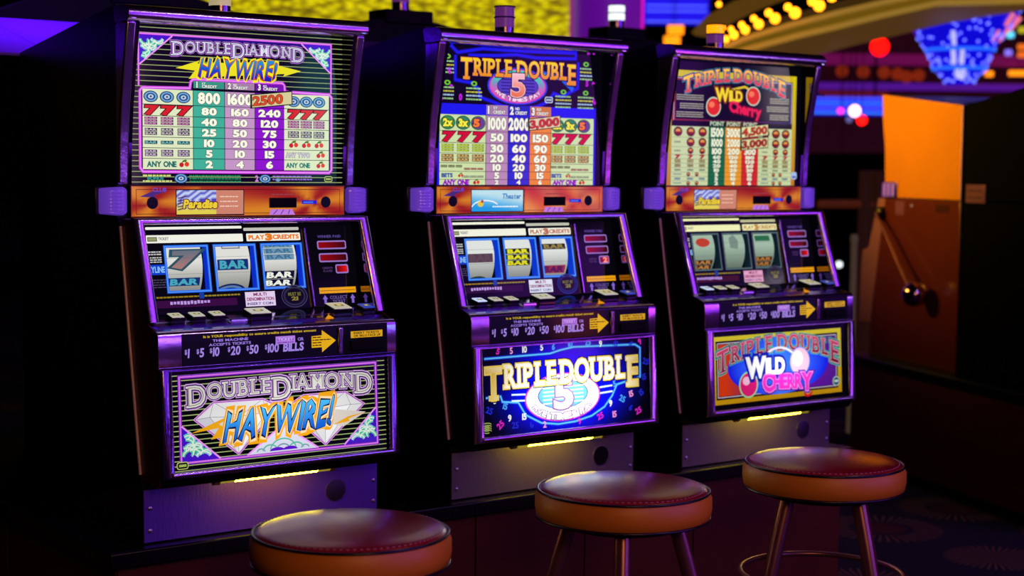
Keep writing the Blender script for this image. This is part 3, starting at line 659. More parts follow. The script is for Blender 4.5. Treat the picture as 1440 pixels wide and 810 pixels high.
def belly_cherry():
    a = Art(); a.gain = lambda x, y: .7 + .9 * math.exp(-((x - .02) / .12) ** 2 - ((y - .10) / .06) ** 2)  # light from behind painted in as a brighter centre
    a.rect(-.262, 0, .2575, .2085, rgb(4, 3, 10), 0)
    Y = lambda x, y: mix(rgb(205, 150, 10), rgb(235, 215, 30), (y - .02) / .17)
    a.poly([(-.250, .018), (.228, .018), (.228, .189), (-.250, .189)], Y, 1)
    a.rect(-.236, .030, .214, .178, rgb(10, 8, 20), 2); a.line([(-.230, .036), (.208, .036), (.208, .172), (-.230, .172)], .0025, rgb(215, 195, 215), 3, True)
    a.grid(-.227, .039, .205, .169, 18, 8, lambda x, y: mix(mix(rgb(225, 60, 15), rgb(95, 20, 160), (x + .2) / .13), rgb(90, 30, 150), (x - .12) / .1), 3)
    a.ell(-.01, .105, .185, .075, lambda x, y: mix(rgb(20, 25, 240), rgb(60, 120, 250), 1 - abs(x) * 6), 4, 40)
    arch = lambda x, y: (x, y + .040 * (1 - ((x + .006) / .235) ** 2))
    def capsf(i): return {0: (1.35, -.2), 12: (1.35, -.2)}.get(i, (1, 0))
    ti = lambda x, t: mix(rgb(120, 15, 50), rgb(225, 75, 120), t)
    for eo, c, ly in ((.10, rgb(80, 215, 190), 5), (.075, rgb(15, 15, 70), 6), (.04, rgb(240, 190, 205), 7)):
        a.text('TRIPLE DOUBLE', -.232, .103, .448, .040, c, ly, off=eo, serif=True, caps=capsf, gap=.17, f=arch, sp=.2)
    a.text('TRIPLE DOUBLE', -.232, .103, .448, .040, ti, 8, off=.012, serif=True, caps=capsf, gap=.17, f=arch, sp=.2)
    a.arc(-.01, .085, .075, .065, 20, 150, .006, rgb(230, 230, 250), 9); a.line([(-.085, .075), (-.11, .085), (-.12, .1)], .005, rgb(200, 225, 250), 9)
    a.ell(.067, .110, .038, .038, rgb(110, 150, 250), 9); a.ell(.067, .110, .035, .035, rgb(245, 190, 215), 10); a.ell(.058, .118, .02, .02, rgb(255, 250, 250), 11)
    a.ell(-.123, .062, .034, .034, rgb(160, 225, 160), 9); a.ell(-.123, .062, .030, .030, rgb(225, 30, 120), 10); a.ell(-.131, .072, .013, .011, rgb(250, 190, 220), 11)
    a.text('WILD', -.128, .080, .135, .042, rgb(252, 250, 250), 15, off=.06, out=[(.12, rgb(20, 30, 170))], caps=lambda i: (1.15, 0) if i == 0 else (.9, .08))
    a.text('CHERRY', -.07, .048, .178, .034, rgb(240, 50, 200), 15, off=.05, out=[(.1, rgb(90, 10, 170)), (.04, rgb(250, 150, 235))], caps=lambda i: (1.25, -.12) if i in (0, 5) else (1, 0), f=lambda x, y: (x, y - .05 * (x + .06)))
    a.arc(.095, .03, .015, .012, 200, 350, .006, rgb(225, 20, 40), 14)
    a.ell(.205, .048, .014, .013, rgb(190, 215, 190), 14); a.ell(.205, .048, .0115, .0105, rgb(50, 90, 120), 15); a.rect(.197, .0455, .213, .0515, rgb(200, 225, 200), 16)
    return a

# ------------------------------------------------------------------ player tracking panel print
def strip_art(card):
    a = Art()
    def sw(x, y):
        X, Y = x * 30, y * 60
        s_ = .5 + .5 * sin(math.atan2(Y - 1.6, X + 6.1) * 3 + 1); s2 = .5 + .5 * sin(math.atan2(Y - 1.6, X - 5) * 4 + .5)
        t = s_ if x < -.1 else s2
        c = mix(rgb(150, 22, 5), rgb(215, 130, 15), t)
        if card == 1 and x > 0: c = mix(c, mix(rgb(215, 60, 90), rgb(230, 150, 130), .5 + .5 * sin(X * 2 + Y)), .55)
        return c
    a.grid(-.25, 0, .25, .0636, 48, 8, sw, 0)
    a.line([(-.2495, .0008), (-.2495, .0628), (.2495, .0628), (.2495, .0008)], .0018, rgb(120, 45, 8), 1, True)
    a.line([(-.239, .006), (-.239, .056), (.239, .056), (.239, .006)], .0012, rgb(80, 18, 3), 1, True)
    a.rect(-.1525, .002, .0045, .0565, rgb(20, 8, 8), 1)
    if card == 1:
        a.grid(-.1505, .0045, .0005, .0545, 12, 6, lambda x, y: mix(rgb(30, 150, 225), rgb(190, 225, 235), (y - .012 + .12 * (x + .09)) / .03), 2)
        a.text('Theater', -.062, .034, .055, .012, rgb(40, 120, 190), 4, off=.03, slant=.15); a.dashes(-.09, -.012, .014, .003, rgb(235, 250, 255), 4, 4)
        a.ell(-.125, .022, .009, .007, rgb(225, 195, 60), 4, 10); a.ell(-.12, .028, .004, .004, rgb(190, 60, 40), 5, 8)
        a.arc(-.11, .012, .04, .018, 30, 170, .003, rgb(235, 245, 250), 3)
    else:
        a.grid(-.1505, .0045, -.0605, .0545, 10, 8, lambda x, y: mix(rgb(225, 205, 70), rgb(70, 60, 190) if (int(x * 300) + int(y * 200)) % 2 else rgb(205, 220, 245), (y - .012) / .02), 2)
        a.rect(-.0605, .0045, .0025, .0545, rgb(205, 130, 105), 2)
        for k in range(3): a.dashes(-.052, -.01, .04 - k * .01, .0022, rgb(240, 205, 180), 3, k)
        a.text('Paradise', -.135, .018, .075, .016, rgb(235, 205, 40), 5, off=.05, out=[(.08, rgb(90, 20, 40))], slant=.15)
        for k in range(5): a.line([(-.148, .014 + k * .006), (-.128, .018 + k * .006)], .002, rgb(80, 30, 60), 3)
    a.ell(-.204, .0285, .0125, .0125, rgb(5, 5, 8), 3, 20)
    a.poly([(-.232, .041), (-.205, .052), (-.17, .053), (-.2, .044), (-.195, .040)], rgb(70, 40, 120), 2)
    a.text('CLUB', -.204, .0515, .03, .008, rgb(100, 70, 190), 4, off=.03, slant=.2)
    a.ell(.2033, .0285, .0125, .0125, rgb(5, 6, 10), 3, 20)
    a.rect(.1435, .0245, .1805, .0325, rgb(30, 30, 190), 3); a.rect(.147, .0265, .172, .030, rgb(70, 110, 230), 4)
    a.poly([(.064, .0015), (.068, .0135), (.120, .0135), (.127, .0015)], rgb(190, 120, 220), 3)
    for k in range(3): a.line([(.074 + k * .018, .003), (.084 + k * .015, .0125)], .002, rgb(90, 50, 160), 4)
    a.dashes(.07, .125, .044, .003, rgb(150, 60, 60), 3, 5)
    return a

# ------------------------------------------------------------------ reel glass print, reels
def rg_art(i):
    a = Art()
    L_, R_, H = -.25, .25, .187
    X = [-.1985, -.100, -.0885, .0095, .0215, .1205]; v0, v1 = .0435, .141
    G = rgb(5, 4, 10)
    a.rect(L_, 0, R_, v0, G, 0); a.rect(L_, v1, R_, H, G, 0)
    a.rect(L_, v0, X[0], v1, G, 0); a.rect(X[1], v0, X[2], v1, G, 0); a.rect(X[3], v0, X[4], v1, G, 0); a.rect(X[5], v0, R_, v1, G, 0)
    fb = (rgb(25, 105, 235), rgb(20, 110, 235), rgb(30, 60, 60))[i]
    for k in range(3):
        x0, x1 = X[2 * k], X[2 * k + 1]; pts = [(x0 + .002, v0 + .002), (x0 + .002, v1 - .002), (x1 - .002, v1 - .002), (x1 - .002, v0 + .002)]
        a.line(pts, .0055, fb, 2, True); a.line(pts, .0015, mix(fb, (1, 1, 1), .35), 3, True)
    W = (rgb(240, 240, 228), rgb(240, 242, 222), rgb(240, 240, 180))[i]
    a.rr(-.2345, .1465, -.0178, .1628, .002, W, 2); a.rr(-.0095, .1465, .119, .1628, .002, W, 2)
    a.rr(-.2345, .174, -.0185, .1795, .002, W, 2); a.rr(-.0147, .1685, .117, .175, .002, mix(W, (0, 0, 0), .2), 2)  # upper strips paint the mirror image of the lamps below
    oc = (rgb(235, 120, 10), rgb(190, 110, 90), rgb(190, 140, 60))[i]
    a.text('PLAY', -.004, .1503, .036, .0085, oc, 4, off=.05); a.text('3', .037, .1485, .012, .0122, oc, 4, off=.08); a.text('CREDITS', .053, .1503, .062, .0085, oc, 4, off=.05)
    a.rect(-.232, .150, -.211, .159, rgb(70, 75, 50), 3); a.rect(-.2305, .1515, -.2125, .1575, rgb(150, 155, 110), 4); a.text('TICKET', -.208, .1525, .022, .0055, rgb(80, 80, 90), 4, off=.02)
    for k in range(2): a.dashes(-.2345, -.203, .127 - k * .005, .0028, rgb(190, 190, 190), 2, k + 40)
    for k in range(3): a.dashes(-.23, -.205, .1155 - k * .0045, .0026, rgb(190, 190, 190), 2, k + 43)
    a.rect(-.2365, .0815, -.199, .1025, (rgb(15, 60, 200), rgb(15, 60, 200), rgb(10, 20, 40))[i], 2)
    a.text('PAYLINE', -.244, .0865, .0435, .0115, rgb(130, 185, 240), 4, off=.04)
    for k in range(4): a.dashes(-.228, -.2, .07 - k * .005, .0022, rgb(70, 60, 90), 2, k + 50)
    a.dashes(-.224, -.13, .0335, .0032, rgb(150, 120, 20), 2, 60); a.dashes(-.118, -.035, .0335, .0032, rgb(150, 130, 30), 2, 61); a.rect(-.129, .030, -.119, .042, rgb(20, 60, 160), 2)
    a.rect(-.23, .0135, -.045, .0285, (rgb(55, 10, 60), rgb(40, 12, 50), rgb(60, 15, 30))[i], 1)
    for k in range(12): a.rect(-.195 + k * .0075, .019 + random.uniform(0, .002), -.1895 + k * .0075, .0255 + random.uniform(0, .0015), rgb(185, 150, 225), 3)
    lab = (rgb(225, 205, 235), rgb(220, 225, 235), rgb(225, 160, 190))[i]
    a.rect(-.0258, .0085, .0445, .039, lab, 3)
    a.text('MULTI', -.006, .0305, .03, .006, rgb(130, 20, 90), 5, off=.03); a.text('DENOMINATION', -.022, .0205, .063, .0065, rgb(130, 20, 90), 5, off=.03); a.text('INSERT COIN', -.022, .0115, .06, .005, rgb(20, 30, 120), 5, off=.02)
    bc = (rgb(70, 65, 110), rgb(30, 60, 170), rgb(60, 65, 90))[i]
    a.ell(.091, .0262, .0315, .0245, rgb(8, 8, 16), 3, 30); a.arc(.091, .0262, .0305, .0235, 0, 360, .0015, bc, 4, 30); a.arc(.091, .0262, .0245, .0185, 0, 360, .004, mix(bc, (0, 0, 0), .4), 4, 30)
    a.text('MUST BE', .076, .0275, .03, .0065, rgb(110, 105, 30), 5, off=.04); a.text('21', .084, .0175, .014, .0075, rgb(130, 120, 30), 5, off=.05)
    # meters
    a.text('WINNER PAID', .161, .1505, .058, .0055, rgb(90, 70, 150), 3, off=.02)
    R2 = ((.1585, .1175 + .0075, .231, .1440), (.160, .0970, .2315, .1165), (.1985, .0715, .2305, .0915))
    for n_, (x0, y0, x1, y1) in enumerate(R2):
        a.rr(x0, y0, x1, y1, .004, rgb(150, 115, 195), 3)
        c = lambda x, y, x0=x0, x1=x1, n_=n_: mix(rgb(150, 8, 12), rgb(55, 4, 14), (x - x0) / (x1 - x0) * 1.2) if n_ < 2 else mix(rgb(90, 0, 5), rgb(240, 20, 15), (x - x0) / (x1 - x0))
        a.rr(x0 + .003, y0 + .003, x1 - .003, y1 - .003, .002, c, 4)
    if i == 1: a.text('2', .212, .0755, .011, .0115, rgb(255, 150, 140), 6, off=.05)
    a.text('CREDITS', .166, .082, .025, .0042, rgb(90, 60, 120), 3, off=.01); a.text('PLAYED', .168, .0755, .022, .0042, rgb(90, 60, 120), 3, off=.01)
    a.rect(.1527, .0288, .244, .0415, rgb(235, 160, 15), 3); a.rect(.155, .034, .242, .0355, rgb(150, 85, 5), 4)
    for x in (.1653, .2342): a.poly([(x - .0065, .0165), (x, .0255), (x + .0065, .0165), (x + .003, .0165), (x + .003, .006), (x - .003, .006), (x - .003, .0165)], rgb(130, 100, 205), 3)
    a.text('COLLECT', .1775, .0165, .043, .0065, rgb(105, 90, 160), 3, off=.02); a.text('TICKET', .183, .0075, .032, .0065, rgb(105, 90, 160), 3, off=.02)
    return a
def reel_art(i, k):
    """strip unrolled: x across, y = arc length upwards, 0 at the payline"""
    a = Art(); W = .0405
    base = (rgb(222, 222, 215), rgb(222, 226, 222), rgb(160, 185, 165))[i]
    a.grid(-W, -.11, W, .11, 1, 22, lambda x, y: mix(base, mix(base, (0, 0, 0), .38), max(0, -y / .06 + .15)), 0)  # darker downwards: falloff from the lamp above painted into the strip
    dk = rgb(20, 45, 110); lt = rgb(70, 165, 185)
    def bar(y, h, n, c=dk, t=lt, of=.05):
        for q in range(n):
            y1 = y + h / 2 - q * h / n; y0 = y1 - h / n * .93
            a.rect(-W * .88, y0, W * .88, y1, c, 1); a.text('BAR', -W * .72, y0 + (y1 - y0) * .16, W * 1.44, (y1 - y0) * .68, t, 3, off=of)
    if i == 0:
        if k == 0:
            a.text('7', -.024, -.001, .046, .031, lambda x, t: mix(rgb(170, 120, 115), rgb(100, 110, 125), t), 3, off=.07, out=[(.07, rgb(40, 80, 95))], slant=.25)
            bar(-.033, .019, 1)
        if k == 1:
            a.line([(-.02, .055), (-.02, .036), (.02, .036), (.02, .055)], .003, rgb(130, 130, 140), 2); bar(-.0, .024, 1)
            a.ell(0, -.062, .038, .022, rgb(20, 35, 90), 2, 24, 0, 180); a.ell(0, -.062, .033, .018, rgb(90, 120, 170), 3, 24, 0, 180); a.rect(-W, -.075, W, -.062, rgb(205, 215, 80), 1)
            a.ell(0, -.062, .026, .013, rgb(20, 35, 90), 4, 20, 0, 180)
        if k == 2:
            bar(.027, .04, 3, rgb(110, 150, 175), rgb(60, 110, 145), .03); bar(-.034, .036, 2, rgb(15, 15, 50), rgb(235, 240, 225))
    if i == 1:
        if k == 0: bar(-.003, .022, 1, rgb(85, 60, 75), rgb(95, 70, 85)); a.ell(0, -.06, .03, .014, rgb(40, 55, 60), 2, 20, 0, 180); a.rect(-W, -.07, W, -.052, rgb(190, 205, 90), 1); a.ell(0, -.06, .03, .014, rgb(40, 55, 60), 2, 20, 0, 180)
        if k == 1: bar(-.003, .041, 3, rgb(20, 30, 20), rgb(225, 220, 30), .06)
        if k == 2: bar(.02, .015, 1, rgb(40, 35, 50), rgb(150, 130, 60)); bar(-.036, .022, 1, rgb(150, 45, 75), rgb(90, 25, 90), .06)
    if i == 2:
        if k == 0: bar(-.04, .028, 2, rgb(60, 30, 30), rgb(190, 130, 60), .03); a.ell(0, .02, .025, .012, rgb(190, 60, 40), 2, 14)
        if k == 1: a.poly([(-.014, .004), (-.014, .03), (.006, .04), (.018, .022), (.014, .0)], rgb(120, 140, 130), 2)
        if k == 2: a.rect(-.028, .02, .028, .035, rgb(40, 105, 70), 2); bar(-.036, .028, 2, rgb(70, 35, 30), rgb(180, 120, 50), .03)
    a.line([(-W, .0175), (W, .0175)], .0005, rgb(90, 90, 90), 4); a.line([(-W, -.0155), (W, -.0155)], .0005, rgb(90, 90, 90), 4)
    return a

# ------------------------------------------------------------------ ledge print
def ledge_art():
    a = Art(); a.rr(-.2235, .0045, .1238, .0645, .002, rgb(12, 6, 26), 0)
    a.text('It is YOUR responsibility to ensure credits match ticket amount', -.178, .0565, .255, .0045, rgb(190, 160, 20), 2, off=.04, sp=.3)
    a.text('THIS MACHINE', -.158, .0475, .078, .0048, rgb(150, 120, 220), 2, off=.03); a.text('ACCEPTS TICKETS', -.166, .0395, .092, .0048, rgb(150, 120, 220), 2, off=.03)
    x = -.2185
    for t, wd in (('1', .008), ('5', .011), ('10', .022), ('20', .024), ('50', .024), ('100', .035)):
        a.text('$', x, .0265, None, .0085, rgb(160, 130, 225), 2, off=.03, xs=.8); a.text(t, x + .0065, .0195, None, .0165, rgb(160, 130, 225), 2, off=.03, slant=.08, xs=.85, gap=.09); x += wd + .0175
    a.text('BILLS', -.0, .0195, .046, .0155, rgb(160, 130, 225), 2, off=.04, slant=.08)
    a.rect(-.0175, .0345, .0275, .0505, rgb(175, 120, 225), 2); a.rect(-.014, .0405, .024, .047, rgb(140, 90, 200), 3); a.text('TICKET', -.012, .0415, .034, .005, rgb(210, 170, 240), 4, off=.03); a.dashes(-.014, .024, .0365, .0018, rgb(90, 50, 150), 3, 2)
    a.text('OR', .034, .0395, .013, .006, rgb(150, 120, 220), 2, off=.03)
    a.poly([(.066, .0225), (.066, .0465), (.0905, .0475), (.0905, .058), (.124, .035), (.0905, .012), (.0905, .0225)], rgb(225, 170, 20), 3)
    for k in range(4): a.dashes(.068, .089 if k != 1 else .112, .0425 - k * .0055, .0022, rgb(40, 25, 10), 4, k)
    a.rect(.144, .003, .2505, .062, rgb(4, 3, 8), 0)
    a.rect(.1605, .0375, .239, .0515, rgb(215, 160, 15), 2); a.text('INSERT TICKETS', .168, .0455, .062, .0042, rgb(60, 30, 10), 3, off=.03); a.text('OR BILLS FACE UP', .168, .0395, .066, .0042, rgb(60, 30, 10), 3, off=.03)
    return a

# ------------------------------------------------------------------ setting: room
def struct(name, mb, m, **k): return tag(mb.build(name, m, **k), kind='structure')
FLOORM = mat('carpet_base', rgb(16, 12, 40), .9)
def carpet():
    m = bpy.data.materials.new('patterned_carpet'); m.use_nodes = True; nt = m.node_tree; b = nt.nodes['Principled BSDF']; b.inputs['Roughness'].default_value = .95
    tc = nt.nodes.new('ShaderNodeTexCoord'); vo = nt.nodes.new('ShaderNodeTexVoronoi'); vo.inputs['Scale'].default_value = 1.9; vo.inputs['Randomness'].default_value = .25
    nt.links.new(tc.outputs['Object'], vo.inputs['Vector'])
    sb = nt.nodes.new('ShaderNodeVectorMath'); sb.operation = 'SUBTRACT'; nt.links.new(tc.outputs['Object'], sb.inputs[0])
    sc_ = nt.nodes.new('ShaderNodeVectorMath'); sc_.operation = 'SCALE'; sc_.inputs['Scale'].default_value = 1; nt.links.new(vo.outputs['Position'], sc_.inputs[0])
    nt.links.new(sc_.outputs[0], sb.inputs[1])
    gr = nt.nodes.new('ShaderNodeTexGradient'); gr.gradient_type = 'RADIAL'; nt.links.new(sb.outputs[0], gr.inputs[0])
    mu = nt.nodes.new('ShaderNodeMath'); mu.operation = 'MULTIPLY'; mu.inputs[1].default_value = 40 * 2 * PI; nt.links.new(gr.outputs['Fac'], mu.inputs[0])
    sn = nt.nodes.new('ShaderNodeMath'); sn.operation = 'SINE'; nt.links.new(mu.outputs[0], sn.inputs[0])
    cr = nt.nodes.new('ShaderNodeValToRGB'); cr.color_ramp.elements[0].position = .55; cr.color_ramp.elements[0].color = (0, 0, 0, 1); cr.color_ramp.elements[1].position = .8
    nt.links.new(sn.outputs[0], cr.inputs[0])
    band = nt.nodes.new('ShaderNodeValToRGB'); e = band.color_ramp.elements; e[0].position = .0; e[0].color = (0, 0, 0, 1); e[1].position = .5; e[1].color = (0, 0, 0, 1)
    for p, v in ((.2, 0), (.22, 1), (.38, 1), (.40, 0)): q = e.new(p); q.color = (v, v, v, 1)
    nt.links.new(vo.outputs['Distance'], band.inputs[0])
    mm = nt.nodes.new('ShaderNodeMath'); mm.operation = 'MULTIPLY'; nt.links.new(cr.outputs[0], mm.inputs[0]); nt.links.new(band.outputs[0], mm.inputs[1])
    core = nt.nodes.new('ShaderNodeValToRGB'); core.color_ramp.elements[0].position = .15; core.color_ramp.elements[0].color = (1, 1, 1, 1); core.color_ramp.elements[1].position = .17; core.color_ramp.elements[1].color = (0, 0, 0, 1)
    nt.links.new(vo.outputs['Distance'], core.inputs[0])
    m1 = nt.nodes.new('ShaderNodeMix'); m1.data_type = 'RGBA'; m1.inputs[6].default_value = (*lin(rgb(10, 8, 34)), 1); m1.inputs[7].default_value = (*lin(rgb(80, 8, 14)), 1); nt.links.new(core.outputs[0], m1.inputs[0])
    m2 = nt.nodes.new('ShaderNodeMix'); m2.data_type = 'RGBA'; nt.links.new(m1.outputs[2], m2.inputs[6]); m2.inputs[7].default_value = (*lin(rgb(150, 105, 55)), 1); nt.links.new(mm.outputs[0], m2.inputs[0])
    nt.links.new(m2.outputs[2], b.inputs['Base Color']); return m
CEILM = mat('dark_ceiling_paint', rgb(44, 20, 30), .8); WALLM = mat('dark_plum_wall', rgb(30, 12, 22), .8)
struct('floor', MB().box(-7, 18, -8, 16, -.1, 0), carpet())
struct('ceiling', MB().box(-7, 18, -8, 16, 4.0, 4.1), CEILM)
struct('wall_back', MB().box(-7, 18, 16, 16.2, 0, 4), WALLM)
struct('wall_right', MB().box(18, 18.2, -8, 16, 0, 4), WALLM)
struct('wall_left', MB().box(-7.2, -7, -8, 16, 0, 4), WALLM)
struct('wall_front', MB().box(-7, 18, -8.2, -8, 0, 4), WALLM)

# ------------------------------------------------------------------ plinths the machines stand on
TOPZ = .4715
def plinth(name, label, x0, x1, y0, y1, loc, rz, seams):
    t = thing(name, label, 'plinth', loc, rz)
    MB().box(x0, x1, y0, y1, .437, TOPZ).build('countertop', BLACK, t, bevel=.004)
    MB().box(x0 + .06, x1 - .06, y0 + .06, y1 - .06, 0, .05).build('toe_kick', BLACKM, t)
    MB().box(x0 + .05, x1 - .05, y0 + .05, y1 - .05, .05, .437).build('core', BLACKM, t)
    for a_, b_ in zip(seams[:-1], seams[1:]):
        MB().box(a_ + .002, b_ - .002, y0 + .025, y0 + .05, .05, .435).build('wood_panel', BASEW, t, bevel=.002)
    for xx in ((x0 + .025, x0 + .05), (x1 - .05, x1 - .025)):
        n = max(1, round((y1 - y0) / .6)); L = (y1 - y0 - .06) / n
        for k in range(n): MB().box(xx[0], xx[1], y0 + .03 + L * k + .002, y0 + .03 + L * (k + 1) - .002, .05, .435).build('wood_panel', BASEW, t, bevel=.002)
    return t
plinth('machine_plinth', 'long brown wooden plinth with black top carrying the three lit slot machines', -.36, 1.80, -.14, 1.75, (0, 0, 0), 0, [-.335, .14, .535, .86, 1.22, 1.775])
plinth('machine_plinth', 'short dark plinth behind and left of the lit row, under the dark machine', -1.06, -.42, .62, 1.75, (0, 0, 0), 0, [-1.035, -.445])
TH = math.radians(160)
RO = Vector((3.822, 1.164, 0))
plinth('machine_plinth', 'dark plinth with black top under the orange-lit slot machine', -.50, .36, -.16, 1.28, RO, TH, [-.475, -.05, .335])

# ------------------------------------------------------------------ slot machines
FRP = [(-.055, 1.120), (-.128, .916), (-.168, .904), (-.1785, .831), (-.192, .622), (-.176, .596), (-.0955, .600), (-.0066, 1.104), (-.0066, 1.1205)]
def cabinet_prof(lean=True):
    return [(-.0955, .600), (-.1015, .583), (-.101, .583), (-.099, TOPZ + .0005), (.55, TOPZ + .0005), (.55, 1.478), (.013, 1.549), (.013, 1.186), (.013, 1.121), (-.0066, 1.104)]
def candle(root, x, y, z, kind, k=1):
    c = {'cream': (rgb(215, 200, 150), .55), 'violet': (rgb(130, 60, 150), .35), 'amber': (rgb(255, 165, 10), 1.3), 'white': (rgb(235, 250, 240), 1.2), 'amber2': (rgb(255, 170, 10), 1.2)}
    up, lo = {'cream': ('violet', 'cream'), 'violet': ('violet', 'violet'), 'amber': ('amber', 'violet'), 'white': ('white', 'white'), 'amber2': ('amber', 'violet'), 'dark': ('violet', 'violet')}[kind]
    r = .026 * k
    t = MB().lathe((x, y, z), [(r, 0), (r, .004), (r * .9, .005), (r * .9, .026)], 20).build('tower_light', CHROMED, root, smooth=40)
    for j, (nm, z0) in enumerate(((lo, .0265), (up, .0525))):
        cc, es = c[nm]
        MB().lathe((x, y, z), [(r * .92, z0), (r * .92, z0 + .022)], 20).build('light_band', mat('lamp_band_' + nm, cc, .3, emit=cc, es=es, sampling=False), t, smooth=40)
        MB().lathe((x, y, z), [(r, z0 + .0222), (r * 1.04, z0 + .0232), (r, z0 + .0255)], 20).build('trim_ring', CHROMED, t, smooth=50)
    return t
def corner_lamp(root, s):
    """ribbed lens wrapping the cabinet corner, s = -1 left, 1 right"""
    mb = MB(); n = 16; rows = []
    for j in range(n + 1):
        v = j / n; z = 1.1255 + v * .0575; e = 1 - abs(v - .5) * 2; rib = .0019 if j % 2 else 0
        inset = .007 * (1 - min(1, e * 6)); taper = .0
        sec = []
        for q, (x, y) in enumerate(((.2605 + inset, .030), (.2605 + inset, -.004), (.270, -.0075 - rib), (.285, -.0075 - rib), (.300, -.004 - rib), (.311, .006 - rib), (.318, .022), (.3185, .05), (.3185, .075))):
            zz = 1.154 + (z - 1.154) * (1 - .13 * max(0, (x - .285) / .035))
            sec.append((s * x, y + inset * .4, zz))
        rows.append(sec)
    m = len(rows[0]); vs = [p for r in rows for p in r]
    fs = [(j * m + q, j * m + q + 1, (j + 1) * m + q + 1, (j + 1) * m + q) for j in range(n) for q in range(m - 1)]
    fs += [tuple(range(m - 1, -1, -1)), tuple(n * m + q for q in range(m))] + [(j * m, (j + 1) * m, (j + 1) * m + m - 1, j * m + m - 1) for j in range(n)]
    mb.add(vs, fs)
    h = MB().box(min(s * .262, s * .325), max(s * .262, s * .325), .012, .085, 1.122, 1.187).build('lamp_housing', BLACK, root, bevel=.006)
    return mb.build('corner_lamp', LENS, root, smooth=50)
def frame_hs(h, n=7): return [(.5 - .5 * cos(PI * k / n), h * (.25 + .75 * sin(PI * k / n))) for k in range(n + 1)]

